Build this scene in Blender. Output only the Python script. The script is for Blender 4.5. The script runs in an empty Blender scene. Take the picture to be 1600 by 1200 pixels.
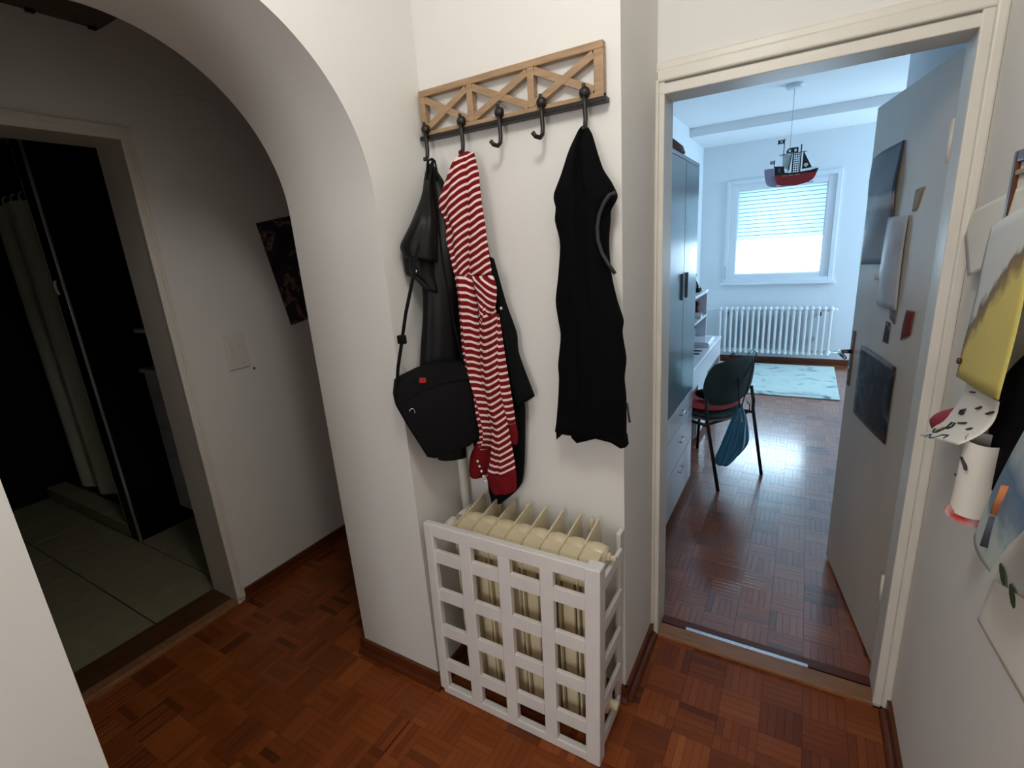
import bpy, bmesh, math, random
from mathutils import Vector, Matrix
R = random.Random(7)
PI = math.pi
SC = bpy.context.scene
COL = SC.collection

# ---------------------------------------------------------------- camera, world, lights, exposure
cd = bpy.data.cameras.new('camera'); cam = bpy.data.objects.new('camera', cd); COL.objects.link(cam)
cd.sensor_width = 36.0; cd.lens = 768.45 / 1600 * 36; cd.clip_start = 0.02; cd.clip_end = 200
_r = [(0.86398582, 0.49896498, -0.06754596), (-0.07623885, 0.26223808, 0.96198692), (-0.49771091, 0.82599343, -0.2646105)]
m = Matrix(((_r[0][0], _r[1][0], -_r[2][0], 0), (_r[0][1], _r[1][1], -_r[2][1], 0), (_r[0][2], _r[1][2], -_r[2][2], 1.5749), (0, 0, 0, 1)))
cam.matrix_world = m
SC.camera = cam
SC.view_settings.view_transform = 'Standard'; SC.view_settings.look = 'None'
SC.view_settings.gamma = 1.0; SC.view_settings.use_curve_mapping = False
SC.view_settings.exposure = 0.0
SC.render.film_transparent = False
W = bpy.data.worlds.new('sky'); SC.world = W; W.use_nodes = True
W.node_tree.nodes['Background'].inputs[0].default_value = (0.62, 0.83, 1.0, 1)
W.node_tree.nodes['Background'].inputs[1].default_value = 3.0

def light(name, kind, loc, energy, color, size=(1, 1), rot=None, aim=None):
    d = bpy.data.lights.new(name, kind); d.energy = energy; d.color = color
    if kind == 'AREA':
        d.shape = 'RECTANGLE'; d.size, d.size_y = size
    else:
        d.shadow_soft_size = size[0]
    o = bpy.data.objects.new(name, d); COL.objects.link(o); o.location = loc
    if aim is not None:
        o.rotation_euler = (Vector(aim) - Vector(loc)).to_track_quat('-Z', 'Y').to_euler()
    return o
# hall lamp (out of frame, on the ceiling behind the camera)
light('hall_lamp_light', 'POINT', (-0.28, 0.45, 2.45), 15.8, (1.0, 0.978, 0.935), (0.11, 0))
# added fill light behind the camera, shining through an invented doorway
light('rear_fill_light', 'AREA', (-0.30, -2.30, 1.30), 19, (0.97, 0.95, 0.98), (0.8, 1.7), aim=(-0.5, 1.5, 1.1))
# daylight through the two windows of the far room
light('window_daylight', 'AREA', (-0.30, 7.20, 1.55), 30, (0.56, 0.80, 1.0), (0.95, 0.95), aim=(-0.30, 3.0, 0.9))
light('side_window_daylight', 'AREA', (2.35, 6.1, 1.45), 72, (0.50, 0.77, 1.0), (0.9, 1.7), aim=(-1.0, 5.6, 1.2))

# ---------------------------------------------------------------- materials
def lin(c):
    return tuple((x / 255 / 12.92) if x / 255 <= 0.04045 else ((x / 255 + 0.055) / 1.055) ** 2.4 for x in c)
def mat(name, rgb, rough=0.5, metal=0.0, noise=0.0, nscale=30.0, bump=0.0, bscale=200.0, spec=0.5, coat=0.0, stretch=None, rgb2=None, emit=0.0, trans=0.0):
    M = bpy.data.materials.new(name); M.use_nodes = True
    nt = M.node_tree; N = nt.nodes; L = nt.links; b = N['Principled BSDF']
    c = lin(rgb) + (1,)
    b.inputs['Base Color'].default_value = c
    b.inputs['Roughness'].default_value = rough; b.inputs['Metallic'].default_value = metal
    b.inputs['Specular IOR Level'].default_value = spec; b.inputs['Coat Weight'].default_value = coat
    b.inputs['Coat Roughness'].default_value = 0.15
    if emit:
        b.inputs['Emission Color'].default_value = c; b.inputs['Emission Strength'].default_value = emit
    if trans: b.inputs['Transmission Weight'].default_value = trans
    if noise or bump or rgb2:
        tc = N.new('ShaderNodeTexCoord'); mp = N.new('ShaderNodeMapping'); L.new(tc.outputs['Object'], mp.inputs[0])
        if stretch: mp.inputs['Scale'].default_value = stretch
    if noise or rgb2:
        t = N.new('ShaderNodeTexNoise'); t.inputs['Scale'].default_value = nscale; t.inputs['Detail'].default_value = 6
        L.new(mp.outputs[0], t.inputs['Vector'])
        rp = N.new('ShaderNodeValToRGB'); L.new(t.outputs['Fac'], rp.inputs[0])
        rp.color_ramp.elements[0].position = 0.32; rp.color_ramp.elements[1].position = 0.68
        c2 = lin(rgb2) + (1,) if rgb2 else tuple(min(1, x * (1 + noise)) for x in c[:3]) + (1,)
        c1 = c if rgb2 else tuple(x * (1 - noise) for x in c[:3]) + (1,)
        rp.color_ramp.elements[0].color = c1; rp.color_ramp.elements[1].color = c2
        L.new(rp.outputs[0], b.inputs['Base Color'])
    if bump:
        t2 = N.new('ShaderNodeTexNoise'); t2.inputs['Scale'].default_value = bscale; t2.inputs['Detail'].default_value = 4
        L.new(mp.outputs[0], t2.inputs['Vector'])
        bp = N.new('ShaderNodeBump'); bp.inputs['Strength'].default_value = bump; bp.inputs['Distance'].default_value = 0.004
        L.new(t2.outputs['Fac'], bp.inputs['Height']); L.new(bp.outputs[0], b.inputs['Normal'])
    return M

M_wall = mat('white_plaster', (232, 230, 225), 0.75, bump=0.12, bscale=60, noise=0.015, nscale=3, spec=0.25)
M_ceil = mat('ceiling_paint', (235, 233, 228), 0.85, bump=0.05, bscale=80, spec=0.2)
M_paint = mat('white_gloss_paint', (226, 221, 210), 0.38, noise=0.03, nscale=9, bump=0.06, bscale=35)
M_leaf = mat('old_door_paint', (205, 198, 186), 0.26, noise=0.05, nscale=4, bump=0.04, bscale=12, stretch=(1, 1, .4))
M_grille = mat('white_grille_paint', (232, 228, 224), 0.42, noise=0.03, nscale=14, bump=0.05, bscale=50)
M_rad = mat('cream_enamel', (226, 212, 178), 0.30, noise=0.03, nscale=12, bump=0.03, bscale=60)
M_radw = mat('white_enamel', (232, 234, 236), 0.35)
M_base = mat('brown_baseboard', (96, 46, 20), 0.38, noise=0.25, nscale=14, stretch=(.35, .35, 6))
M_thr = mat('threshold_wood', (150, 106, 72), 0.35, noise=0.2, nscale=16, stretch=(.6, 4, 4))
M_thrd = mat('dark_threshold_wood', (88, 58, 36), 0.4, noise=0.25, nscale=16, stretch=(4, .6, 4))
M_chrome = mat('chrome', (200, 205, 212), 0.22, metal=1.0)
M_alu = mat('aluminium_strip', (190, 190, 180), 0.35, metal=0.9)
M_iron = mat('black_iron', (22, 19, 18), 0.45, bump=0.1, bscale=120)
M_oak = mat('oak', (166, 136, 104), 0.5, noise=0.16, nscale=20, bump=0.06, bscale=60, stretch=(.7, 2, 5))
M_blk = mat('black_fabric', (9, 9, 11), 0.95, bump=0.3, bscale=500, spec=0.1)
M_coat = mat('black_coat_cloth', (13, 15, 16), 0.9, bump=0.3, bscale=400, spec=0.15)
M_leather = mat('black_leather', (10, 10, 11), 0.46, bump=0.3, bscale=30, spec=0.25)
M_bag = mat('black_nylon', (12, 12, 14), 0.75, bump=0.25, bscale=700, spec=0.2)
M_pipeg = mat('grey_piping', (44, 44, 48), 0.7)
M_redtag = mat('red_rubber', (170, 30, 28), 0.5)
M_cuff = mat('red_rib_knit', (112, 22, 28), 0.9, bump=0.5, bscale=260, stretch=(1, 1, .05), spec=0.1)
M_white = mat('white_laminate', (230, 232, 238), 0.3)
M_teal = mat('teal_grey_laminate', (120, 148, 162), 0.22, noise=0.06, nscale=7, stretch=(1, 1, .15))
M_chairfab = mat('dark_green_fabric', (44, 62, 62), 0.85, bump=0.4, bscale=600)
M_tube = mat('black_tube', (18, 22, 26), 0.35)
M_bagblue = mat('blue_plastic', (40, 108, 142), 0.3, bump=0.5, bscale=28, noise=0.1, nscale=18)
M_red = mat('red_cloth', (170, 24, 32), 0.7)
M_dkred = mat('dark_red_cloth', (120, 38, 34), 0.7, noise=0.25, nscale=12)
M_pvc = mat('white_pvc', (226, 232, 238), 0.3)
M_shut = mat('shutter_slat', (238, 240, 240), 0.5)
M_brass = mat('brown_metal', (96, 58, 36), 0.35, metal=0.4)
M_paper = mat('white_paper', (238, 234, 224), 0.8, noise=0.02, nscale=6)
M_black = mat('matte_black', (8, 8, 10), 0.7)
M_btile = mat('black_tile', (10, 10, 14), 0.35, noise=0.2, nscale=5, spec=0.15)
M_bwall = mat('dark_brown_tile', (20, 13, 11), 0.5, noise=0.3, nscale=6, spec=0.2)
M_floort = mat('beige_green_tile', (150, 145, 118), 0.45, noise=0.08, nscale=12)
M_grout = mat('dark_grout', (24, 22, 18), 0.9)
M_curt = mat('shower_curtain_cloth', (240, 240, 218), 0.75, noise=0.10, nscale=6, stretch=(1, 1, .4))
M_switch = mat('switch_plastic', (226, 222, 216), 0.4)
M_grey = mat('grey_box', (160, 160, 166), 0.6)
M_sub = mat('screed', (60, 30, 16), 0.8)
M_bath = mat('bathroom_plaster', (225, 222, 214), 0.8)

def node_mat(name, rough):
    M = bpy.data.materials.new(name); M.use_nodes = True
    b = M.node_tree.nodes['Principled BSDF']; b.inputs['Roughness'].default_value = rough
    return M, M.node_tree, M.node_tree.nodes, M.node_tree.links, b

def parquet(name, use_obj, dull=False):
    M, nt, N, L, b = node_mat(name, 0.42 if dull else 0.30)
    b.inputs['Specular IOR Level'].default_value = 0.25 if dull else 0.6; b.inputs['Coat Weight'].default_value = 0.12 if dull else 0.9; b.inputs['Coat Roughness'].default_value = 0.16
    if use_obj:
        a = N.new('ShaderNodeObjectInfo'); src = a.outputs['Color']
    else:
        a = N.new('ShaderNodeAttribute'); a.attribute_name = 'tone'; src = a.outputs['Color']
    sp = N.new('ShaderNodeSeparateColor'); L.new(src, sp.inputs[0])
    rp = N.new('ShaderNodeValToRGB'); L.new(sp.outputs[0], rp.inputs[0])
    e = rp.color_ramp.elements
    e[0].position = 0; e[0].color = lin((86, 40, 15)) + (1,)
    e[1].position = 1; e[1].color = lin((176, 104, 54)) + (1,)
    k = e.new(0.45); k.color = lin((134, 67, 26)) + (1,)
    k = e.new(0.75); k.color = lin((154, 83, 37)) + (1,)
    # grain along the strip: local x for single planks, chosen by the green channel in the joined ones
    g = N.new('ShaderNodeNewGeometry'); mp = N.new('ShaderNodeMapping')
    if use_obj:
        tc = N.new('ShaderNodeTexCoord'); L.new(tc.outputs['Object'], mp.inputs[0]); mp.inputs['Scale'].default_value = (8, 130, 1)
        ad = N.new('ShaderNodeVectorMath'); ad.operation = 'ADD'; L.new(mp.outputs[0], ad.inputs[0]); L.new(g.outputs['Position'], ad.inputs[1]); vec = ad.outputs[0]
    else:
        mp.inputs['Scale'].default_value = (40, 40, 1); L.new(g.outputs['Position'], mp.inputs[0]); vec = mp.outputs[0]
    t = N.new('ShaderNodeTexNoise'); t.inputs['Scale'].default_value = 1.0; t.inputs['Detail'].default_value = 5; L.new(vec, t.inputs['Vector'])
    mx = N.new('ShaderNodeMix'); mx.data_type = 'RGBA'; mx.blend_type = 'MULTIPLY'; mx.inputs[0].default_value = 0.55
    r2 = N.new('ShaderNodeValToRGB'); r2.color_ramp.elements[0].color = (.55, .55, .55, 1); r2.color_ramp.elements[1].color = (1.25, 1.2, 1.15, 1)
    L.new(t.outputs['Fac'], r2.inputs[0]); L.new(rp.outputs[0], mx.inputs[6]); L.new(r2.outputs[0], mx.inputs[7])
    L.new(mx.outputs[2], b.inputs['Base Color'])
    return M
M_plank = parquet('parquet_lacquer', True); M_plankj = parquet('parquet_lacquer_far', False)
M_hplank = parquet('hall_parquet', True, True); M_hplankj = parquet('hall_parquet_far', False, True)

def stripes():
    M, nt, N, L, b = node_mat('red_white_stripe_knit', 0.9)
    b.inputs['Specular IOR Level'].default_value = 0.1
    a = N.new('ShaderNodeAttribute'); a.attribute_name = 'stripe'
    fr = N.new('ShaderNodeMath'); fr.operation = 'FRACT'; L.new(a.outputs['Fac'], fr.inputs[0])
    rp = N.new('ShaderNodeValToRGB'); rp.color_ramp.interpolation = 'CONSTANT'
    rp.color_ramp.elements[0].color = lin((118, 24, 32)) + (1,); rp.color_ramp.elements[1].position = 0.645; rp.color_ramp.elements[1].color = lin((240, 214, 206)) + (1,)
    L.new(fr.outputs[0], rp.inputs[0]); L.new(rp.outputs[0], b.inputs['Base Color'])
    return M
M_stripe = stripes()

def blotch(name, cols, scale, seed, rough=0.7, distort=1.0, stretch=(1, 1, 1), detail=6):
    """procedural print of several colours in soft patches"""
    M, nt, N, L, b = node_mat(name, rough)
    tc = N.new('ShaderNodeTexCoord'); mp = N.new('ShaderNodeMapping'); mp.inputs['Location'].default_value = (seed, seed * 1.7, seed * .3)
    mp.inputs['Scale'].default_value = stretch
    L.new(tc.outputs['Object'], mp.inputs[0])
    t = N.new('ShaderNodeTexNoise'); t.inputs['Scale'].default_value = scale; t.inputs['Detail'].default_value = detail; t.inputs['Distortion'].default_value = distort
    L.new(mp.outputs[0], t.inputs['Vector'])
    rp = N.new('ShaderNodeValToRGB'); L.new(t.outputs['Fac'], rp.inputs[0])
    e = rp.color_ramp.elements
    e[0].position = cols[0][0]; e[0].color = lin(cols[0][1]) + (1,)
    e[1].position = cols[-1][0]; e[1].color = lin(cols[-1][1]) + (1,)
    for p, c in cols[1:-1]:
        k = e.new(p); k.color = lin(c) + (1,)
    L.new(rp.outputs[0], b.inputs['Base Color'])
    return M

# ---------------------------------------------------------------- mesh helpers
class MB:
    def __init__(s): s.v = []; s.f = []; s.sm = []
    def add(s, vs, fs, smooth=False):
        k = len(s.v); s.v += [tuple(x) for x in vs]
        for f in fs: s.f.append(tuple(k + i for i in f)); s.sm.append(smooth)
        return s
    def box(s, x0, x1, y0, y1, z0, z1, bev=0.0):
        if bev <= 0:
            vs = [(x, y, z) for z in (z0, z1) for y in (y0, y1) for x in (x0, x1)]
            return s.add(vs, [(0, 2, 3, 1), (4, 5, 7, 6), (0, 1, 5, 4), (2, 6, 7, 3), (0, 4, 6, 2), (1, 3, 7, 5)])
        bm = bmesh.new(); bmesh.ops.create_cube(bm, size=1)
        for v in bm.verts:
            v.co = Vector(((x0 + x1) / 2 + v.co.x * (x1 - x0), (y0 + y1) / 2 + v.co.y * (y1 - y0), (z0 + z1) / 2 + v.co.z * (z1 - z0)))
        bmesh.ops.bevel(bm, geom=bm.edges[:], offset=bev, segments=2, affect='EDGES', profile=0.5)
        return s.bm(bm)
    def bm(s, bm, smooth=False):
        bm.verts.index_update()
        s.add([v.co for v in bm.verts], [[v.index for v in f.verts] for f in bm.faces], smooth); bm.free(); return s
    def obox(s, c, ax, ay, az, bev=0.0):
        """oriented box: centre and three half-extent vectors"""
        k = len(s.v); s.box(-1, 1, -1, 1, -1, 1, 0)
        c, ax, ay, az = Vector(c), Vector(ax), Vector(ay), Vector(az)
        for i in range(k, len(s.v)):
            q = s.v[i]; s.v[i] = tuple(c + ax * q[0] + ay * q[1] + az * q[2])
        return s
    def tube(s, pts, r, seg=8, caps=True, flat=None):
        pts = [Vector(p) for p in pts]; n = len(pts); rs = r if isinstance(r, (list, tuple)) else [r] * n
        ring = []; up = Vector((0.123, 0.456, 0.88)).normalized(); prev = None
        for i, p in enumerate(pts):
            t = (pts[min(n - 1, i + 1)] - pts[max(0, i - 1)]).normalized()
            a = prev - t * prev.dot(t) if prev else t.cross(up)
            if a.length < 1e-5: a = t.orthogonal()
            a.normalize(); b = t.cross(a); prev = a
            k = 1.0 if flat is None else flat
            for j in range(seg):
                g = 2 * PI * j / seg
                ring.append(p + a * (math.cos(g) * rs[i]) + b * (math.sin(g) * rs[i] * k))
        fs = [(i * seg + j, i * seg + (j + 1) % seg, (i + 1) * seg + (j + 1) % seg, (i + 1) * seg + j) for i in range(n - 1) for j in range(seg)]
        if caps: fs += [tuple(reversed(range(seg))), tuple((n - 1) * seg + j for j in range(seg))]
        return s.add(ring, fs, True)
    def lathe(s, c, prof, axis='z', seg=20, smooth=True):
        """profile of (radius, along) about an axis through c"""
        vs = []
        for r, a in prof:
            for j in range(seg):
                g = 2 * PI * j / seg; u, w = r * math.cos(g), r * math.sin(g)
                vs.append({'z': (c[0] + u, c[1] + w, c[2] + a), 'y': (c[0] + u, c[1] + a, c[2] + w), 'x': (c[0] + a, c[1] + u, c[2] + w)}[axis])
        n = len(prof)
        fs = [(i * seg + j, i * seg + (j + 1) % seg, (i + 1) * seg + (j + 1) % seg, (i + 1) * seg + j) for i in range(n - 1) for j in range(seg)]
        fs += [tuple(reversed(range(seg))), tuple((n - 1) * seg + j for j in range(seg))]
        return s.add(vs, fs, smooth)
    def prism(s, poly, d, smooth=False):
        """closed 3D polygon pushed along vector d"""
        n = len(poly); d = Vector(d); a = [Vector(p) for p in poly]; b = [p + d for p in a]
        return s.add(a + b, [tuple(range(n)), tuple(reversed(range(n, 2 * n)))] + [(i, n + i, n + (i + 1) % n, (i + 1) % n) for i in range(n)], smooth)
    def ball(s, c, rx, ry=None, rz=None, u=14, v=8, f=None):
        ry = ry or rx; rz = rz or rx; vs = []
        for i in range(v + 1):
            t = PI * i / v
            for j in range(u):
                g = 2 * PI * j / u; k = f(t, g) if f else 1
                vs.append((c[0] + rx * k * math.sin(t) * math.cos(g), c[1] + ry * k * math.sin(t) * math.sin(g), c[2] + rz * k * math.cos(t)))
        return s.add(vs, [(i * u + j, (i + 1) * u + j, (i + 1) * u + (j + 1) % u, i * u + (j + 1) % u) for i in range(v) for j in range(u)], True)
    def build(s, name, m, parent=None, loc=None, attr=None):
        me = bpy.data.meshes.new(name); me.from_pydata(s.v, [], s.f)
        me.polygons.foreach_set('use_smooth', s.sm)
        bm = bmesh.new(); bm.from_mesh(me); bmesh.ops.recalc_face_normals(bm, faces=bm.faces); bm.to_mesh(me); bm.free()
        me.materials.append(m)
        o = bpy.data.objects.new(name, me); COL.objects.link(o)
        if loc: o.location = loc
        if parent: o.parent = parent
        return o

def empty(name, loc=(0, 0, 0), rz=0.0):
    o = bpy.data.objects.new(name, None); COL.objects.link(o); o.location = loc; o.rotation_euler = (0, 0, rz); o.empty_display_size = .05
    return o
def tag(o, label, cat, group=None):
    o['label'] = label; o['category'] = cat
    if group: o['group'] = group
    return o
def struct(o, label=None):
    o['kind'] = 'structure'
    if label: o['label'] = label
    return o
def copy_tree(o, parent=None):
    c = o.copy(); COL.objects.link(c); c.parent = parent
    for ch in list(o.children): copy_tree(ch, c)
    return c
def rebase(root, loc):
    """move a thing's origin to its base while its parts stay where they are"""
    root.location = loc
    for ch in root.children: ch.location = Vector(ch.location) - Vector(loc)
    return root
def lerp(a, b, t): return tuple(a[i] + (b[i] - a[i]) * t for i in range(len(a)))
def resample(ch, n):
    ch = [Vector(p) for p in ch]; m = len(ch) - 1; out = []
    for i in range(n):
        t = i / (n - 1) * m; k = min(m - 1, int(t)); f = t - k
        p0, p1, p2, p3 = ch[max(0, k - 1)], ch[k], ch[k + 1], ch[min(m, k + 2)]
        out.append(0.5 * ((2 * p1) + (p2 - p0) * f + (2 * p0 - 5 * p1 + 4 * p2 - p3) * f * f + (3 * p1 - p0 - 3 * p2 + p3) * f ** 3) * 0.6 + (p1 + (p2 - p1) * f) * 0.4)
    return out
def cloth(name, LR, m, parent, T=0.03, back=0.012, rows=40, cols=18, fold=0.006, freq=3.0, seed=0.0, stripe=None, taper=0.12, slope_fn=None):
    """hanging cloth: closed shell between a left and a right edge chain, with hanging folds"""
    L, Q = resample(LR[0], rows), resample(LR[1], rows)
    vs = []; at = []
    for i in range(rows):
        l, q = L[i], Q[i]; v = i / (rows - 1); t = q - l; w = t.length
        n = Vector((t.x, t.y, 0)).cross(Vector((0, 0, 1)))
        n = n.normalized() if n.length > 1e-6 else Vector((0, -1, 0))
        cap = min(1.0, (v + 0.02) / taper) ** .5 * (0.75 + .25 * min(1.0, (1 - v + .01) / .04))
        Tw = min(T, w * .55) * cap
        for side in (0, 1):
            for j in range(cols):
                u = j / (cols - 1)
                if side: u = 1 - u
                e = math.sin(PI * u) ** 0.55 if 0 < u < 1 else 0
                fo = fold * math.sin(PI * u) * cap * (math.sin(2 * PI * freq * u + seed + 1.3 * math.sin(3.1 * v + seed)) + .5 * math.sin(2 * PI * freq * 1.9 * u + 2 * seed - 2.2 * v))
                p = l + t * u + n * ((Tw * e + fo) if not side else -min(back, Tw * .5) * e)
                vs.append(p)
                if stripe:
                    s, b, pit, off = stripe
                    at.append((p.z - s * (p.x - (L[rows // 2].x + Q[rows // 2].x) / 2) + b * (u - .5) ** 2 - (slope_fn(u, v) if slope_fn else 0)) / pit + off)
    c2 = cols * 2
    fs = [(i * c2 + j, i * c2 + (j + 1) % c2, (i + 1) * c2 + (j + 1) % c2, (i + 1) * c2 + j) for i in range(rows - 1) for j in range(c2)]
    mb = MB(); mb.add(vs, fs, True)
    for base in (0, (rows - 1) * c2):
        for j in range(cols - 1):
            mb.f.append((base + j, base + j + 1, base + c2 - 2 - j, base + c2 - 1 - j)); mb.sm.append(True)
    o = mb.build(name, m, parent)
    if stripe:
        a = o.data.attributes.new('stripe', 'FLOAT', 'POINT'); a.data.foreach_set('value', at)
    return o
# ---------------------------------------------------------------- measured outlines of the cloth things (metres)
G={'jacket_body': ([(-1.039, 1.31, 1.846), (-1.047, 1.29, 1.783), (-1.049, 1.26, 1.687), (-1.034, 1.215, 1.573), (-1.023, 1.2, 1.476), (-1.028, 1.195, 1.398), (-1.058, 1.19, 1.253), (-1.072, 1.19, 1.143), (-1.058, 1.2, 0.959), (-1.05, 1.21, 0.89)], [(-1.019, 1.31, 1.844), (-0.968, 1.3, 1.774), (-0.946, 1.29, 1.679), (-0.94, 1.28, 1.565), (-0.941, 1.275, 1.467), (-0.947, 1.27, 1.387), (-0.956, 1.27, 1.24), (-0.961, 1.27, 1.13), (-0.969, 1.27, 0.945), (-0.97, 1.27, 0.887)]), 'jacket_sleeve': ([(-1.024, 1.27, 1.793), (-1.024, 1.24, 1.74), (-1.03, 1.19, 1.67), (-1.054, 1.165, 1.617), (-1.058, 1.16, 1.599), (-1.047, 1.16, 1.572)], [(-0.999, 1.28, 1.795), (-0.984, 1.26, 1.737), (-0.968, 1.24, 1.665), (-0.964, 1.225, 1.606), (-0.964, 1.22, 1.578), (-0.97, 1.22, 1.55)]), 'jacket_cuff': ([(-1.068, 1.18, 1.599), (-1.069, 1.18, 1.547), (-1.066, 1.18, 1.52), (-1.041, 1.19, 1.505), (-1.018, 1.2, 1.472)], [(-0.987, 1.235, 1.573), (-0.979, 1.235, 1.54), (-0.98, 1.235, 1.511), (-0.979, 1.235, 1.482), (-0.983, 1.235, 1.452)]), 'coat_body': ([(-0.939, 1.335, 1.853), (-0.97, 1.335, 1.758), (-0.983, 1.335, 1.565), (-1.005, 1.335, 1.246), (-0.987, 1.335, 0.917), (-0.939, 1.335, 0.795), (-0.935, 1.335, 0.725), (-0.922, 1.335, 0.678)], [(-0.877, 1.335, 1.816), (-0.859, 1.33, 1.653), (-0.842, 1.33, 1.519), (-0.792, 1.33, 1.329), (-0.772, 1.33, 1.151), (-0.757, 1.33, 1.065), (-0.785, 1.33, 0.802), (-0.879, 1.33, 0.698)]), 'coat_sleeve': ([(-0.849, 1.325, 1.558), (-0.833, 1.32, 1.421), (-0.81, 1.315, 1.238), (-0.794, 1.315, 1.132), (-0.779, 1.315, 1.081)], [(-0.831, 1.325, 1.548), (-0.8, 1.325, 1.42), (-0.767, 1.325, 1.32), (-0.764, 1.325, 1.254), (-0.716, 1.325, 1.117)]), 'hood': ([(-0.903, 1.31, 1.859), (-0.924, 1.3, 1.84), (-0.951, 1.29, 1.789), (-0.979, 1.28, 1.741), (-0.985, 1.28, 1.716), (-0.973, 1.28, 1.694), (-0.96, 1.28, 1.665), (-0.967, 1.28, 1.624), (-0.958, 1.28, 1.585), (-0.949, 1.28, 1.536), (-0.94, 1.28, 1.487)], [(-0.88, 1.31, 1.859), (-0.875, 1.3, 1.823), (-0.871, 1.285, 1.762), (-0.871, 1.28, 1.69), (-0.873, 1.28, 1.654), (-0.876, 1.28, 1.627), (-0.879, 1.28, 1.599), (-0.882, 1.28, 1.571), (-0.885, 1.28, 1.543), (-0.888, 1.28, 1.514), (-0.891, 1.28, 1.485)]), 'torso': ([(-0.895, 1.315, 1.86), (-0.895, 1.305, 1.816), (-0.887, 1.295, 1.746), (-0.886, 1.29, 1.655), (-0.897, 1.29, 1.562), (-0.903, 1.29, 1.5)], [(-0.866, 1.315, 1.854), (-0.849, 1.305, 1.796), (-0.841, 1.295, 1.724), (-0.831, 1.29, 1.651), (-0.826, 1.29, 1.568), (-0.82, 1.29, 1.505)]), 'sleeve_a': ([(-0.954, 1.275, 1.527), (-0.938, 1.27, 1.458), (-0.935, 1.265, 1.368), (-0.935, 1.262, 1.264), (-0.928, 1.26, 1.18), (-0.91, 1.26, 1.111), (-0.896, 1.26, 1.028), (-0.895, 1.26, 0.983), (-0.914, 1.26, 0.95)], [(-0.878, 1.275, 1.509), (-0.87, 1.27, 1.457), (-0.867, 1.265, 1.368), (-0.865, 1.262, 1.267), (-0.862, 1.26, 1.184), (-0.844, 1.26, 1.117), (-0.837, 1.26, 1.035), (-0.842, 1.26, 0.985), (-0.861, 1.26, 0.939)]), 'cuff_a': ([(-0.915, 1.262, 0.954), (-0.945, 1.262, 0.9), (-0.954, 1.262, 0.835), (-0.932, 1.262, 0.82)], [(-0.862, 1.262, 0.943), (-0.866, 1.262, 0.906), (-0.877, 1.262, 0.864), (-0.896, 1.262, 0.832)]), 'sleeve_b': ([(-0.867, 1.27, 1.466), (-0.862, 1.265, 1.369), (-0.866, 1.26, 1.247), (-0.863, 1.255, 1.121), (-0.841, 1.255, 1.014), (-0.856, 1.255, 0.91), (-0.882, 1.255, 0.844)], [(-0.814, 1.28, 1.455), (-0.805, 1.275, 1.368), (-0.808, 1.27, 1.248), (-0.803, 1.265, 1.124), (-0.783, 1.26, 1.02), (-0.768, 1.255, 0.924), (-0.765, 1.255, 0.873)]), 'cuff_b': ([(-0.885, 1.255, 0.849), (-0.874, 1.255, 0.82), (-0.866, 1.255, 0.797), (-0.857, 1.255, 0.785)], [(-0.765, 1.255, 0.877), (-0.764, 1.255, 0.85), (-0.766, 1.255, 0.827), (-0.77, 1.255, 0.805)]), 'sleeve_c': ([(-0.824, 1.29, 1.385), (-0.827, 1.285, 1.244), (-0.823, 1.28, 1.118), (-0.799, 1.28, 1.029)], [(-0.806, 1.29, 1.385), (-0.791, 1.285, 1.245), (-0.775, 1.28, 1.122), (-0.767, 1.28, 1.032)]), 'cuff_c': ([(-0.796, 1.28, 1.031), (-0.792, 1.28, 0.989), (-0.788, 1.28, 0.956)], [(-0.767, 1.28, 1.035), (-0.761, 1.28, 0.994), (-0.768, 1.28, 0.961)]), 'front_fold': ([(-0.877, 1.262, 1.502), (-0.864, 1.258, 1.458), (-0.854, 1.255, 1.4), (-0.848, 1.255, 1.346)], [(-0.805, 1.27, 1.503), (-0.792, 1.265, 1.465), (-0.8, 1.262, 1.408), (-0.841, 1.255, 1.345)]), 'sleeve_d': ([(-0.989, 1.285, 1.302), (-1.004, 1.285, 1.245), (-1.018, 1.285, 1.194)], [(-0.981, 1.285, 1.298), (-0.972, 1.285, 1.247), (-0.962, 1.285, 1.197)]), 'dress': ([(-0.534, 1.325, 1.869), (-0.541, 1.32, 1.856), (-0.564, 1.31, 1.81), (-0.588, 1.305, 1.754), (-0.609, 1.305, 1.716), (-0.612, 1.305, 1.697), (-0.607, 1.305, 1.675), (-0.611, 1.305, 1.641), (-0.6, 1.31, 1.581), (-0.61, 1.31, 1.493), (-0.622, 1.31, 1.42), (-0.616, 1.31, 1.364), (-0.61, 1.31, 1.317), (-0.623, 1.31, 1.229), (-0.622, 1.31, 1.189), (-0.627, 1.31, 1.127), (-0.638, 1.31, 1.042), (-0.644, 1.31, 1.011)], [(-0.514, 1.325, 1.864), (-0.501, 1.32, 1.844), (-0.486, 1.315, 1.799), (-0.471, 1.315, 1.756), (-0.449, 1.315, 1.722), (-0.433, 1.315, 1.686), (-0.452, 1.315, 1.655), (-0.454, 1.315, 1.628), (-0.459, 1.315, 1.572), (-0.453, 1.315, 1.487), (-0.437, 1.315, 1.418), (-0.42, 1.315, 1.366), (-0.424, 1.315, 1.33), (-0.413, 1.315, 1.258), (-0.419, 1.315, 1.202), (-0.414, 1.315, 1.146), (-0.414, 1.315, 1.068), (-0.415, 1.315, 1.024)]), 'dress_hem': ([(-0.642, 1.308, 1.025), (-0.63, 1.308, 0.999)], [(-0.41, 1.308, 1.047), (-0.413, 1.308, 1.025)])}
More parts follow.
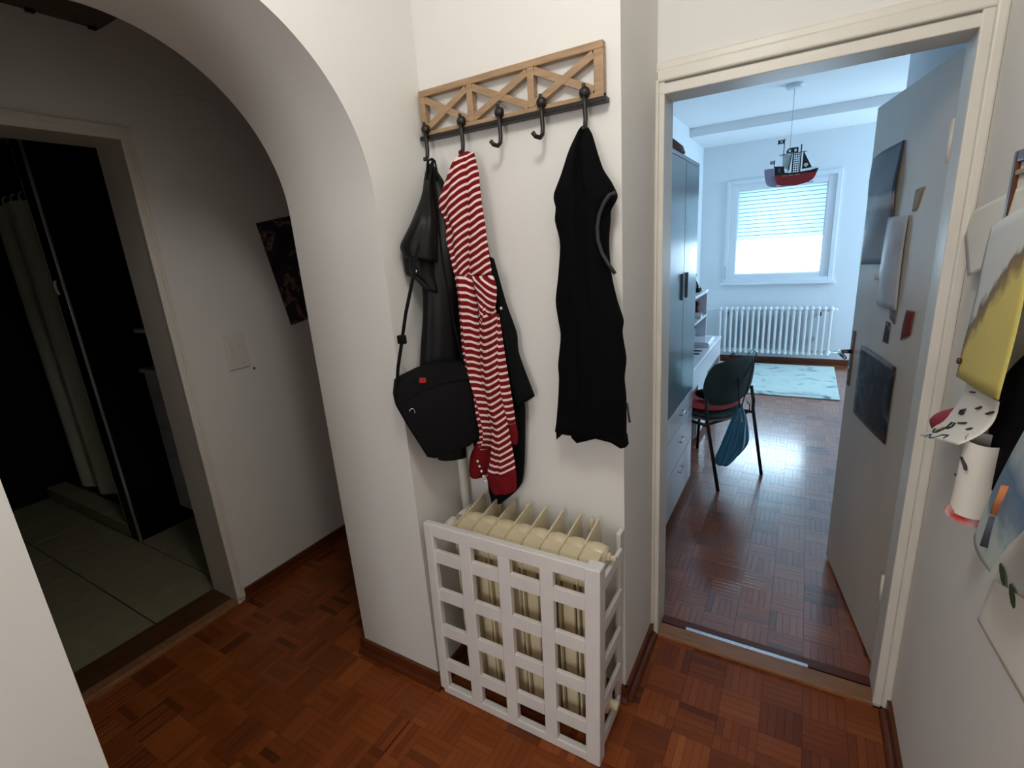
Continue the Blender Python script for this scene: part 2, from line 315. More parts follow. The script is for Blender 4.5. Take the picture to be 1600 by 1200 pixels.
PIPING=[(-0.429, 1.284, 1.694), (-0.444, 1.279, 1.689), (-0.46, 1.279, 1.67), (-0.472, 1.279, 1.645), (-0.478, 1.279, 1.614), (-0.477, 1.279, 1.582), (-0.467, 1.279, 1.549), (-0.45, 1.279, 1.52), (-0.433, 1.284, 1.493)]
ZIP=[(-0.398, 1.27, 1.142), (-0.395, 1.27, 1.112), (-0.391, 1.27, 1.086)]
BAGPOLY=[(-1.048, 1.057, 1.208), (-1.032, 1.076, 1.22), (-0.999, 1.114, 1.237), (-0.952, 1.167, 1.247), (-0.907, 1.218, 1.24), (-0.893, 1.233, 1.168), (-0.889, 1.239, 1.08), (-0.887, 1.24, 0.982), (-0.909, 1.216, 0.959), (-0.952, 1.167, 0.947), (-0.988, 1.126, 0.938), (-1.003, 1.108, 0.947), (-1.017, 1.093, 0.996), (-1.037, 1.07, 1.066), (-1.054, 1.052, 1.133), (-1.055, 1.05, 1.164)]
BAGTAG=[(-1.002, 1.111, 1.217), (-0.989, 1.125, 1.214), (-0.99, 1.124, 1.2), (-1.003, 1.109, 1.201)]
BAGRING=[(-1.024, 1.085, 1.113)]
STRAP=[(-1.003, 1.29, 1.846), (-1.013, 1.235, 1.702), (-0.99, 1.15, 1.573), (-0.986, 1.12, 1.511), (-1.003, 1.09, 1.413), (-1.017, 1.075, 1.335), (-1.033, 1.06, 1.254), (-1.048, 1.06, 1.193)]
STRAP2=[(-1.003, 1.29, 1.846), (-0.962, 1.235, 1.568), (-0.938, 1.235, 1.332), (-0.915, 1.235, 1.208)]
PAPER={'white_sheet': [(0.345, 1.763, 1.578), (0.345, 1.237, 1.637), (0.335, 1.143, 1.53), (0.33, 1.552, 1.44)], 'painting': [(0.322, 1.403, 1.55), (0.322, 1.138, 1.604), (0.29, 1.052, 1.283), (0.295, 1.338, 1.25)], 'drawing': [(0.315, 1.343, 1.238), (0.305, 1.105, 1.266), (0.28, 1.113, 1.174), (0.29, 1.465, 1.062)], 'red': [(0.31, 1.578, 1.074), (0.32, 1.4, 1.165), (0.31, 1.361, 1.128), (0.3, 1.448, 1.076)], 'tube': [(0.305, 1.125, 1.228), (0.305, 1.145, 1.036)], 'blue': [(0.3, 0.942, 1.304), (0.29, 0.838, 1.184), (0.29, 0.945, 1.029), (0.3, 1.078, 1.019)], 'black': [(0.335, 1.229, 1.247), (0.335, 1.092, 1.368), (0.33, 1.016, 1.241), (0.33, 1.145, 1.052)], 'low': [(0.35, 1.119, 0.916), (0.35, 0.907, 1.002), (0.35, 0.866, 0.84), (0.35, 1.151, 0.801)], 'green': [(0.35, 1.061, 0.963), (0.35, 0.996, 0.97)]}
# ================================================================ THE SETTING
H = 2.60
XB, XA2, XA1, XN, XW = -2.264, -1.465, -1.080, -0.438, 0.353      # bathroom wall, arch wall faces, corner of the rack wall, right wall
YJN, YJ, YN, YD, YDB, YF = 0.200, 1.107, 1.3615, 1.718, 1.829, 6.744

def wall(name, mb, m=None, label=None):
    return struct(mb.build(name, m or M_wall), label)

# floors (slabs; strips and tiles are laid on them further down)
FL = wall('floor', MB().box(XB - .02, XW + .1, -1.66, YD + .03, -.06, -.012).box(XB - .02, XA2, YD, 3.02, -.06, -.012), M_sub, 'hall floor of small reddish brown parquet strips laid in squares')
FK = wall('floor', MB().box(-1.18, 2.3, YD + .02, YF + .02, -.06, -.012), M_sub, 'glossy parquet floor of the bright room beyond the doorway')
FB = wall('floor', MB().box(-4.85, XB - .19, -.4, 2.25, -.06, -.010), M_grout, 'bathroom floor of square greenish beige tiles')
M_roomc = mat('room_ceiling_paint', (240, 242, 244), 0.85, bump=0.05, bscale=80, spec=0.2)
wall('ceiling', MB().box(-2.5, .5, -1.66, YDB, H, H + .1).box(-2.5, XA2 + .1, YDB, 3.1, H, H + .1), M_ceil)
wall('ceiling', MB().box(-1.3, 2.4, YDB, 5.90, 2.66, 2.76).box(-1.3, 2.4, 5.90, YF + .1, 2.575, 2.76), M_roomc, 'ceiling of the bright room with a dropped beam near the window wall')
wall('ceiling', MB().box(-4.9, XB - .19, -.45, 2.3, 2.5, 2.6), M_bath)

# arch wall: wall with a round headed opening
r_ = (YJ - YJN) / 2; yc = (YJ + YJN) / 2; zs = 1.722
pf = [(-1.66, 0), (YJN, 0), (YJN, zs)] + [(yc - r_ * math.cos(PI * k / 56), zs + r_ * math.sin(PI * k / 56)) for k in range(1, 56)] + [(YJ, zs), (YJ, 0), (YD + .05, 0), (YD + .05, H), (-1.66, H)]
wall('wall_center', MB().prism([(XA1, y, z) for y, z in pf], (XA2 - XA1, 0, 0)).box(XA2, -1.27, YD + .05, 3.02, 0, H), None, 'white wall with a round arch into the corridor')
wall('wall_back', MB().box(XA1, XN, YN, YD + .002, 0, H), None, 'white projecting wall that carries the coat rack')
wall('wall_right', MB().box(XW, XW + .12, -1.66, YD, 0, H))
# rear wall behind the camera, its doorway added to let the fill through
wall('wall_rear', MB().box(XA1, -.72, -1.78, -1.66, 0, H).box(.12, XW + .12, -1.78, -1.66, 0, H).box(-.72, .12, -1.78, -1.66, 2.15, H))
# closed unseen alcove, added to hold the fill light and keep sky out
wall('wall_rear', MB().box(-1.3, -1.2, -2.6, -1.78, 0, H).box(.60, .70, -2.6, -1.78, 0, H).box(-1.3, .7, -2.7, -2.6, 0, H).box(-1.3, .7, -2.7, -1.66, H, H + .1).box(-1.3, .7, -2.7, -1.66, -.06, 0))
wall('wall_rear', MB().box(XB - .02, XA2, -1.78, -1.66, 0, H))
wall('wall_end', MB().box(XB, XA2, 3.0, 3.1, 0, H))
# corridor wall with the bathroom doorway
BY0, BY1, BZ = .262, 1.052, 2.090
pf = [(-1.66, 0), (BY0, 0), (BY0, BZ), (BY1, BZ), (BY1, 0), (3.1, 0), (3.1, H), (-1.66, H)]
wall('wall_left', MB().prism([(XB, y, z) for y, z in pf], (-.19, 0, 0)), None, 'corridor wall with the bathroom doorway')
# wall with the doorway of the bright room
DX0, DX1, DZ = -.4153, .311, 2.0
pf = [(-1.2, 0), (DX0 - .02, 0), (DX0 - .02, DZ + .02), (DX1 + .02, DZ + .02), (DX1 + .02, 0), (.6, 0), (.6, 2.7), (-1.2, 2.7)]
wall('wall_front', MB().prism([(x, YD, z) for x, z in pf], (0, YDB - YD, 0)), None, 'wall with the open door to the bright room')
# bright room
wx0, wx1, wz0, wz1 = -.834, .227, 1.0, 2.13
pf = [(-1.3, 0), (2.3, 0), (2.3, 2.7), (-1.3, 2.7)]
M_roomw = mat('pale_room_paint', (226, 232, 236), 0.75, bump=0.06, bscale=70, spec=0.2)
wall('wall_far', MB().box(-1.3, wx0, YF, YF + .26, 0, 2.7).box(wx1, 2.3, YF, YF + .26, 0, 2.7).box(wx0, wx1, YF, YF + .26, 0, wz0).box(wx0, wx1, YF, YF + .26, wz1, 2.7), M_roomw, 'window wall of the bright room')
wall('wall_far_left', MB().box(-1.26, -1.16, YDB, YF, 0, 2.7), M_roomw)
wall('wall_far_right', MB().box(2.2, 2.3, 3.8, 5.6, 0, 2.7).box(2.2, 2.3, 6.6, YF, 0, 2.7).box(2.2, 2.3, 5.6, 6.6, 0, .6).box(2.2, 2.3, 5.6, 6.6, 2.25, 2.7), M_roomw)
wall('wall_near_right', MB().box(.42, .54, YDB, 3.9, 0, 2.7).box(.54, 2.2, 3.8, 3.9, 0, 2.7), M_roomw)
# bathroom shell
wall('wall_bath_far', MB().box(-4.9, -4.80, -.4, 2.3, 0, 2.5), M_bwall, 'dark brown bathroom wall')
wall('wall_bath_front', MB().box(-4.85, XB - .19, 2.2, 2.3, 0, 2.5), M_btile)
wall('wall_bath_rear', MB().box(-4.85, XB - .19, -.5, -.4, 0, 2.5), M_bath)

# ---- baseboards: board with a quarter round strip
def skirting(name, runs, label=None):
    """runs: (p0, p1, normal) along a wall face"""
    root = struct(empty(name), label)
    bb, qr = MB(), MB()
    for (x0, y0), (x1, y1), (nx, ny) in runs:
        d = Vector((x1 - x0, y1 - y0, 0)); L_ = d.length; d.normalize(); n = Vector((nx, ny, 0)); c = Vector(((x0 + x1) / 2, (y0 + y1) / 2, 0))
        bb.obox(c + n * .006 + Vector((0, 0, .030)), d * L_ / 2, n * .006, Vector((0, 0, .030)))
        prof = [(.012, .0)] + [(.012 + .017 * math.cos(a), .019 * math.sin(a)) for a in [PI / 8 * k for k in range(5)]]
        p0 = Vector((x0, y0, 0))
        qr.prism([tuple(p0 + n * a + Vector((0, 0, b))) for a, b in prof], tuple(d * L_))
    bb.build('board', M_base, root); qr.build('quarter_round', M_base, root)
    return root
skirting('baseboard_left', [((XB, 1.07), (XB, 3.0), (1, 0)), ((XB, -1.6), (XB, .245), (1, 0))], 'brown baseboard along the corridor wall')
skirting('baseboard_center', [((XA2 - .02, YJ), (XA1 + .02, YJ), (0, -1)), ((XA1, YJ), (XA1, YN), (1, 0)), ((XA2, YJ), (XA2, 3.0), (-1, 0)), ((XA2 - .02, YJN), (XA1 + .02, YJN), (0, 1)), ((XA1, -1.6), (XA1, YJN), (1, 0)), ((XA2, -1.6), (XA2, YJN), (-1, 0))], 'brown baseboard around the arch wall')
skirting('baseboard_back', [((XN, YN - .01), (XN, YD - .02), (1, 0)), ((XA1, YN), (XN + .01, YN), (0, -1))], 'brown baseboard at the corner of the coat rack wall')
skirting('baseboard_right', [((XW, -1.6), (XW, YD - .03), (-1, 0))], 'brown baseboard of the right hand wall')
b = MB().box(-1.15, 2.2, YF - .014, YF, 0, .068, .004).build('board', M_base)
rt = struct(empty('baseboard_far'), 'brown baseboard under the far radiator'); b.parent = rt

# ---- trim around the bright room's doorway
t1 = struct(empty('trim_1'), 'white painted door frame with chipped paint')
MB().box(DX0 - .02, DX0, YD - .012, YDB + .004, 0, DZ + .02).build('lining', M_paint, t1)
MB().box(DX1, DX1 + .02, YD - .012, YDB + .004, 0, DZ + .02).build('lining', M_paint, t1)
MB().box(DX0 - .02, DX1 + .02, YD - .012, YDB + .004, DZ, DZ + .02).build('lining_head', M_paint, t1)
MB().box(DX0 - .0215, DX0 + .004, YD - .0165, YD, 0, DZ + .034, .003).build('casing', M_paint, t1)
MB().box(DX1 - .004, DX1 + .022, YD - .020, YD, .012, DZ + .034, .004).build('casing', M_paint, t1)
MB().box(DX0 - .018, DX1 + .018, YD - .0178, YD, DZ - .0035, DZ + .026, .003).build('casing_head', M_paint, t1)
MB().box(DX0 - .0227, DX0 - .012, YD - .026, YD, .03, DZ + .066, .004).build('outer_moulding', M_paint, t1)
MB().box(DX1 + .018, XW, YD - .034, YD, .02, DZ + .066, .006).build('outer_moulding', M_paint, t1)
MB().box(DX0 - .0227, XW, YD - .026, YD, DZ + .031, DZ + .064, .005).box(DX0 - .0227, XW, YD - .016, YD, DZ + .064, DZ + .086, .004).build('outer_moulding_head', M_paint, t1)
# threshold
th = struct(empty('trim_2'), 'pale wooden threshold with a shiny metal strip')
MB().box(DX0, DX1, YD - .018, YD + .052, -.012, .014, .003).build('threshold_board', M_thr, th)
MB().box(DX0 + .10, DX1 - .19, YD + .053, YD + .068, -.002, .0155, .002).build('metal_strip', M_chrome, th)
MB().box(DX0, DX1, YD + .069, YDB, -.012, .004).build('threshold_back', M_base, th)
# ---- trim around the bathroom doorway
t2 = struct(empty('trim_3'), 'greyish white bathroom door frame')
MB().box(XB - .20, XB + .006, BY0, BY0 + .02, 0, BZ).build('lining', M_paint, t2)
MB().box(XB - .20, XB + .006, BY1 - .02, BY1, 0, BZ).build('lining', M_paint, t2)
MB().box(XB - .20, XB + .006, BY0, BY1, BZ - .02, BZ).build('lining_head', M_paint, t2)
MB().box(XB, XB + .018, BY1 - .024, BY1 + .015, .03, 2.112, .004).box(XB + .0175, XB + .023, BY1 - .002, BY1 + .013, .03, 2.110, .002).build('casing', M_paint, t2)
MB().box(XB, XB + .018, BY0 - .015, BY0 + .024, .03, 2.112, .004).build('casing', M_paint, t2)
MB().box(XB, XB + .0187, BY0 - .014, BY1 + .0145, BZ - .0245, 2.1125, .004).box(XB + .018, XB + .0245, BY0 - .013, BY1 + .0135, 2.090, 2.1108, .002).build('casing_head', M_paint, t2)
t3 = struct(empty('trim_4'), 'dark wooden threshold of the bathroom door')
MB().box(XB - .205, XB - .045, BY0 + .02, BY1 - .02, -.012, .022, .003).build('threshold_board', M_thrd, t3)
MB().box(XB - .045, XB + .005, BY0 + .02, BY1 - .01, -.012, .020, .004).build('threshold_nose', M_thr, t3)

# ---- window of the far room
w1 = struct(empty('window_1'), 'bright white window with a half lowered roller shutter')
def ring(x0, x1, z0, z1, a, y0, y1, bev=.004):
    return MB().box(x0, x0 + a, y0, y1, z0, z1, bev).box(x1 - a, x1, y0, y1, z0, z1, bev).box(x0 + a, x1 - a, y0, y1, z0, z0 + a, bev).box(x0 + a, x1 - a, y0, y1, z1 - a, z1, bev)
ring(-.879, .271, .985, 2.168, .047, YF - .018, YF).build('window_frame', M_pvc, w1)
sash = ring(-.834, .227, 1.0, 2.13, .082, YF + .002, YF + .065, .006).build('sash', M_pvc, w1)
ring(-.756, .149, 1.078, 2.052, .012, YF + .012, YF + .05, .003).build('glazing_bead', M_pvc, sash)
M_glass = mat('clear_glass', (250, 252, 255), 0.0, trans=1.0)
M_glass.node_tree.nodes['Principled BSDF'].inputs['IOR'].default_value = 1.02
MB().box(-.75, .143, YF + .028, YF + .036, 1.084, 2.046).build('pane', M_glass, w1)
MB().box(-.90, .30, YF - .055, YF + .01, .955, .985, .006).build('sill', M_pvc, w1)
hd = MB().box(-.868, -.850, YF - .03, YF - .016, 1.03, 1.075, .003).box(-.866, -.853, YF - .045, YF - .030, 1.04, 1.19, .004).build('window_handle', mat('window_handle_grey', (176, 186, 196), .35), w1)
M_sl = bpy.data.materials.new('translucent_slat'); M_sl.use_nodes = True
n_ = M_sl.node_tree.nodes; l_ = M_sl.node_tree.links; bs = n_['Principled BSDF']; bs.inputs['Base Color'].default_value = (.85, .87, .88, 1); bs.inputs['Roughness'].default_value = .5
tr = n_.new('ShaderNodeBsdfTranslucent'); tr.inputs[0].default_value = (.60, .69, .71, 1); mxs = n_.new('ShaderNodeMixShader'); mxs.inputs[0].default_value = .6
l_.new(bs.outputs[0], mxs.inputs[1]); l_.new(tr.outputs[0], mxs.inputs[2]); l_.new(mxs.outputs[0], n_['Material Output'].inputs[0])
sl = MB().prism([(-.80, YF + .101, -.0230), (-.80, YF + .093, -.012), (-.80, YF + .092, .004), (-.80, YF + .098, .0216), (-.80, YF + .104, .0216), (-.80, YF + .106, 0)], (1.0, 0, 0))
s0 = None
for k in range(14):
    if s0 is None: s0 = sl.build('shutter_slat', M_sl, w1); o = s0
    else: o = s0.copy(); COL.objects.link(o); o.parent = w1
    o.location = (0, 0, 1.51 + .0445 * k)
sj = None
for k in range(15):
    if sj is None: sj = MB().box(-.80, .20, YF + .086, YF + .0925, -.0032, .0032).build('slat_joint', mat('slat_joint_grey', (120, 140, 146), .6), w1); o = sj
    else: o = sj.copy(); COL.objects.link(o); o.parent = w1
    o.location = (0, 0, 1.4878 + .0445 * k)
MB().box(.175, .20, YF + .085, YF + .12, 1.0, 2.13).box(-.82, -.795, YF + .085, YF + .12, 1.0, 2.13).build('shutter_rail', M_pvc, w1)
w2 = struct(empty('window_2'), 'side window of the bright room')
MB().box(2.2, 2.26, 5.6, 5.67, .6, 2.25).box(2.2, 2.26, 6.53, 6.6, .6, 2.25).box(2.2, 2.26, 5.67, 6.53, .6, .67).box(2.2, 2.26, 5.67, 6.53, 2.18, 2.25).build('window_frame', M_pvc, w2)

# ---- the open door leaf
ang = math.radians(10.5)
dr = struct(empty('door_1', (.324, 1.873, 0), ang), 'open old white door leaf with stickers and posters')
# local: +y along the leaf from the hinge, -x towards the camera side face at x = 0
LEAFW = .705
MB().box(0, .040, 0, LEAFW, .012, 2.005, .003).build('leaf', M_leaf, dr)
MB().box(-.004, .012, .648, .684, .895, 1.140, .004).build('handle_plate', M_brass, dr)
hb = MB().tube([(-.004, .668, 1.048), (-.030, .668, 1.048), (-.046, .662, 1.048), (-.052, .645, 1.047), (-.052, .56, 1.043)], [.009, .009, .009, .009, .007], 10).build('door_handle', M_chrome, dr)
MB().lathe((-.007, .668, .975), [(.008, -.002), (.008, .004)], 'x', 12).build('keyhole_collar', M_chrome, dr)
for z in (.30, 1.72):
    MB().tube([(-.012, -.012, z), (-.012, -.012, z + .11)], .008, 10).build('hinge', M_paint, dr)
# ================================================================ HALL OBJECTS
# ---- coat rack
YR = 1.332
rk = tag(empty('coat_rack', (-.77, YN, 1.93)), 'wooden coat rack with three crossed panels and five black iron hooks', 'coat rack')
def part(mb, name, m, root, label=None):
    o = mb.build(name, m, root); o.location = -Vector(root.location)
    if label: o['label'] = label
    return o
def rbar(mb, p, q, w, y0, y1):
    p, q = Vector((p[0], (y0 + y1) / 2, p[1])), Vector((q[0], (y0 + y1) / 2, q[1])); d = q - p; L_ = d.length / 2; d.normalize()
    n = Vector((-d.z, 0, d.x))
    return mb.obox((p + q) / 2, d * L_, Vector((0, (y1 - y0) / 2, 0)), n * w / 2)
x0, x1, z0, z1 = -1.066, -.474, 1.930, 2.057
part(MB().box(x0, x1, YR, YR + .022, z1 - .019, z1, .003), 'top_rail', M_oak, rk)
part(MB().box(x0, x1, YR, YR + .022, z0, z0 + .012, .002), 'bottom_rail', M_oak, rk)
part(MB().box(x0, x0 + .021, YR + .0005, YR + .022, z0, z1 - .018, .003), 'end_stile', M_oak, rk)
part(MB().box(x1 - .026, x1, YR + .0005, YR + .022, z0, z1 - .018, .003), 'end_stile', M_oak, rk)
xs = [x0 + .021, -.880, -.680, x1 - .026]
for k in (1, 2): part(MB().box(xs[k] - .010, xs[k] + .010, YR + .001, YR + .022, z0 + .012, z1 - .018, .002), 'stile', M_oak, rk)
for k in range(3):
    a, c = xs[k] + (.0 if k == 0 else .010), xs[k + 1] - (0 if k == 2 else .010)
    part(rbar(MB(), (a, z1 - .027), (c, z0 + .020), .0185, YR + .0025, YR + .0175), 'cross_brace', M_oak, rk)
    part(rbar(MB(), (a, z0 + .020), (c, z1 - .027), .0185, YR + .0015, YR + .0165), 'cross_brace', M_oak, rk)
part(MB().box(x0 - .006, x1 + .008, YR - .006, YR + .024, z0 - .012, z0, .002), 'iron_bar', M_iron, rk, 'black iron bar under the wooden lattice')
for i, hx in enumerate((-1.044, -.909, -.778, -.645, -.522)):
    z = 1.946
    mb = MB().lathe((hx, YR - .004, z), [(.003, -.016), (.009, -.014), (.0135, -.008), (.0145, 0)], 'y', 16)
    mb.tube([(hx, YR - .010, z + .006), (hx, YR - .014, z + .02)], [.006, .004], 8)
    hk = part(mb, 'hook', M_iron, rk)
    tip = [(hx + .001, YR - .028, z - .089), (hx - .006, YR - .040, z - .086), (hx - .011, YR - .047, z - .076)] if i in (2, 3) else [(hx + .001, YR - .026, z - .087), (hx - .001, YR - .030, z - .087)]
    c = MB().tube([(hx, YR - .012, z - .006), (hx + .002, YR - .013, z - .03), (hx + .004, YR - .014, z - .062), (hx + .004, YR - .018, z - .080)] + tip, [.0055, .006, .006, .006] + [.006] * len(tip), 10).build('hook_shank', M_iron, hk)

# ---- garments
def garment(name, label, cat, pos):
    return tag(empty(name, pos), label, cat)
jk = garment('leather_jacket', 'black leather jacket hanging by its loop on the leftmost hook', 'jacket', (0, 0, 0))
cloth('body', G['jacket_body'], M_leather, jk, T=.026, fold=.0035, freq=1.2, seed=1.0, rows=44)
cloth('sleeve', G['jacket_sleeve'], M_leather, jk, T=.040, fold=.0045, freq=1.1, seed=2.2, rows=24)
cloth('sleeve_end', G['jacket_cuff'], M_leather, jk, T=.03, fold=.004, freq=1.5, seed=.5, rows=16)
p = Vector((-1.005, 1.288, 1.846))
MB().tube([p + Vector((.004, 0, .006)), p + Vector((-.010, -.004, .004)), p + Vector((-.018, -.005, -.03)), p + Vector((-.016, -.01, -.06))], .0055, 8, flat=.6).tube([p + Vector((.004, 0, .006)), p + Vector((.012, 0, 0)), p + Vector((.018, -.002, -.03)), p + Vector((.016, -.006, -.06))], .0055, 8, flat=.6).build('hanging_loop', M_leather, jk)
MB().lathe((-.985, 1.135, 1.530), [(.006, -.004), (.006, .004)], 'y', 10).build('snap_button', M_chrome, jk)

ct = garment('long_coat', 'long black coat hanging behind the red striped top', 'coat', (0, 0, 0))
cloth('body', G['coat_body'], M_coat, ct, T=.022, back=.010, fold=.003, freq=2.5, seed=3.0, rows=44)
cloth('sleeve', G['coat_sleeve'], M_coat, ct, T=.030, back=.010, fold=.003, freq=1.5, seed=1.0, rows=26)
MB().lathe((-.802, 1.296, 1.40), [(.006, -.005), (.007, .0)], 'y', 10).build('button', M_chrome, ct)

st = garment('striped_top', 'long red and white striped top hanging on the second hook', 'clothing', (0, 0, 0))
PIT = .0212
cloth('shoulder', G['hood'], M_stripe, st, T=.035, fold=.006, freq=1.3, seed=.4, rows=48, cols=20, stripe=(.75, -.03, PIT, .0), slope_fn=lambda u, v: -.030 * (1 - v) * (u - .5))
cloth('front', G['torso'], M_stripe, st, T=.026, fold=.003, freq=1.2, seed=1.4, rows=48, cols=14, stripe=(.50, -.02, PIT, .3))
cloth('sleeve', G['sleeve_a'], M_stripe, st, T=.034, fold=.007, freq=1.6, seed=2.0, rows=48, cols=20, stripe=(-.10, .05, PIT, .1))
cloth('sleeve', G['sleeve_b'], M_stripe, st, T=.036, fold=.007, freq=1.7, seed=.8, rows=48, cols=20, stripe=(.14, -.04, PIT, .6))
cloth('hem', G['sleeve_c'], M_stripe, st, T=.022, fold=.004, freq=1.4, seed=.2, rows=32, cols=12, stripe=(.02, 0, PIT, .2))
cloth('front_fold', G['front_fold'], M_stripe, st, T=.022, fold=.003, freq=1.0, seed=.7, rows=20, cols=16, stripe=(-.75, 0, PIT, .5))
cloth('tail', G['sleeve_d'], M_stripe, st, T=.012, fold=.001, freq=1.0, seed=.7, rows=12, cols=10, stripe=(-.1, 0, PIT, .5))
cloth('cuff', G['cuff_a'], M_cuff, st, T=.034, fold=.003, freq=1.4, seed=1.0, rows=14, cols=16, taper=.02)
cloth('cuff', G['cuff_b'], M_cuff, st, T=.036, fold=.003, freq=1.4, seed=2.0, rows=14, cols=16, taper=.02)
cloth('hem_band', G['cuff_c'], M_cuff, st, T=.022, fold=.003, freq=1.0, seed=2.0, rows=12, cols=10, taper=.02)
for k in range(5):
    MB().ball((-.890 + .006 * k, 1.222, .905 - .017 * k), .0045, .003, .0045, 8, 6).build('button', M_paper, st)

dsn = garment('sleeveless_dress', 'black sleeveless garment with grey armhole piping on the rightmost hook', 'clothing', (0, 0, 0))
cloth('body', G['dress'], M_blk, dsn, T=.040, fold=.008, freq=2.6, seed=.9, rows=64, cols=26, taper=.06)
MB().tube(PIPING, .0052, 8).build('armhole_piping', M_pipeg, dsn)
MB().tube(ZIP, [.003, .003, .0035], 6).build('zip_pull', M_pipeg, dsn)
# scalloped hem
hp = [Vector(p) for p in ((-.628, 1.285, .995), (-.628, 1.285, 1.035), (-.412, 1.285, 1.035), (-.408, 1.285, 1.002), (-.424, 1.285, .996), (-.452, 1.285, 1.010), (-.500, 1.285, 1.016), (-.530, 1.285, 1.004), (-.560, 1.285, .993), (-.575, 1.285, 1.006), (-.580, 1.285, 1.017), (-.615, 1.285, 1.018), (-.620, 1.285, 1.004))]
MB().prism(hp, (0, .03, 0)).build('hem', M_blk, dsn)

bg = garment('shoulder_bag', 'black shoulder bag with a small red tag hanging from the leftmost hook', 'bag', (0, 0, 0))
nb = Vector((.75, -.66, 0)).normalized()
poly = [Vector(p) for p in BAGPOLY]; cen = sum(poly, Vector()) / len(poly)
fr = [p + nb * 0.0 for p in poly]
mb = MB(); n = len(poly)
rings = [[cen + (p - cen) * s + nb * o for p in poly] for s, o in ((.90, .012), (.97, .006), (1.0, -.006), (1.0, -.045), (.96, -.06), (.88, -.066))]
vs = [p for r in rings for p in r]
fs = [(i * n + j, i * n + (j + 1) % n, (i + 1) * n + (j + 1) % n, (i + 1) * n + j) for i in range(len(rings) - 1) for j in range(n)] + [tuple(range(n)), tuple(reversed(range((len(rings) - 1) * n, len(rings) * n)))]
mb.add(vs, fs, True).build('pouch', M_bag, bg)
top = [p for p in poly if p.z > 1.12]
flap = [Vector(p) for p in ((-1.046, 1.060, 1.200), (-1.03, 1.078, 1.215), (-.998, 1.115, 1.232), (-.952, 1.167, 1.242), (-.909, 1.216, 1.236), (-.900, 1.226, 1.19), (-.95, 1.169, 1.19), (-1.0, 1.113, 1.175), (-1.046, 1.060, 1.145))]
MB().prism([p + nb * .016 for p in flap], tuple(-nb * .006)).build('flap', M_bag, bg)
MB().prism([Vector(p) + nb * .021 for p in BAGTAG], tuple(-nb * .006)).build('red_tag', M_redtag, bg)
c = Vector(BAGRING[0]) + nb * .016
MB().tube([c + Vector((.66, .75, 0)) * (.008 * math.cos(a)) + Vector((0, 0, .010 * math.sin(a))) for a in [-.8 + .5 * k for k in range(9)]], .0018, 6).build('buckle', M_chrome, bg)
MB().tube(STRAP, [.0125] * len(STRAP), 10, flat=.25).build('strap', M_bag, bg)
MB().tube(STRAP2, [.012] * len(STRAP2), 10, flat=.25).build('strap', M_bag, bg)
q = Vector(STRAP[5]); MB().box(q.x - .013, q.x + .013, q.y - .008, q.y + .008, q.z - .01, q.z + .016, .003).build('strap_slider', M_bag, bg)

# ---- radiator under the rack
rd = tag(empty('radiator', (-.73, 1.24, 0)), 'cream enamelled finned radiator behind the white lattice cover', 'radiator')
PX = [-.951 + .0627 * k for k in range(8)]
def rsec():
    mb = MB()
    fin = [(1.140, .085), (1.140, .688), (1.146, .698), (1.158, .702), (1.185, .703), (1.222, .707), (1.330, .724), (1.334, .700), (1.330, .150), (1.300, .085)]
    mb.prism([(-.0028, y, z) for y, z in fin], (.0056, 0, 0))
    mb.prism([(.0028, 1.146, .60), (.0028, 1.146, .672), (.0028, 1.158, .690), (.0028, 1.195, .697), (.0028, 1.195, .60)], (.0571, 0, 0))
    mb.box(.006, .047, 1.150, 1.172, .09, .66, .008)
    mb.box(.010, .043, 1.225, 1.262, .09, .655, .008)
    for z in (.668, .115):
        mb.lathe((.031, 1.222, z), [(.031, -.033), (.0325, -.026), (.0365, -.012), (.0375, .0), (.0365, .012), (.0325, .026), (.031, .033)], 'x', 22)
    return mb
sec0 = rsec().build('section', M_rad, rd)
for k, x in enumerate(PX):
    o = sec0 if k == 0 else sec0.copy()
    if k: COL.objects.link(o); o.parent = rd
    o.location = Vector((x, 0, 0)) - Vector(rd.location)
part(MB().lathe((-.449, 1.222, .668), [(.024, -.006), (.024, .004), (.015, .004), (.015, .014), (.009, .014), (.009, .030)], 'x', 8, False), 'end_plug', M_rad, rd)
part(MB().lathe((-.449, 1.222, .115), [(.024, -.006), (.024, .004), (.015, .004), (.015, .030)], 'x', 14), 'end_plug', M_rad, rd)
part(MB().lathe((-.952, 1.222, .668), [(.024, .0), (.024, -.012), (.014, -.012), (.014, -.05)], 'x', 14).tube([(-1.0, 1.208, .668), (-1.0, 1.20, .668), (-1.0, 1.155, .664)], [.016, .018, .018], 12).lathe((-1.005, 1.150, .664), [(.020, 0), (.022, -.01), (.020, -.035)], 'y', 14), 'valve', M_paint, rd)
part(MB().tube([(-1.0, 1.225, .668), (-1.0, 1.31, .668)], .012, 10).tube([(-1.041, 1.331, .0), (-1.041, 1.331, .80), (-1.041, 1.331, 1.10), (-1.041, 1.340, 1.13), (-1.041, 1.362, 1.15)], .016, 12), 'riser_pipe', M_paint, rd)
for x in (-.79, -.545): part(MB().tube([(x, 1.335, .655), (x, 1.350, .690), (x, 1.352, .705)], .006, 8).box(x - .008, x + .008, 1.345, YN, .60, .66, .002), 'wall_bracket', M_rad, rd)
part(MB().lathe((-.600, 1.147, .662), [(.012, -.010), (.012, .004)], 'y', 12), 'vent_cap', M_black, rd)

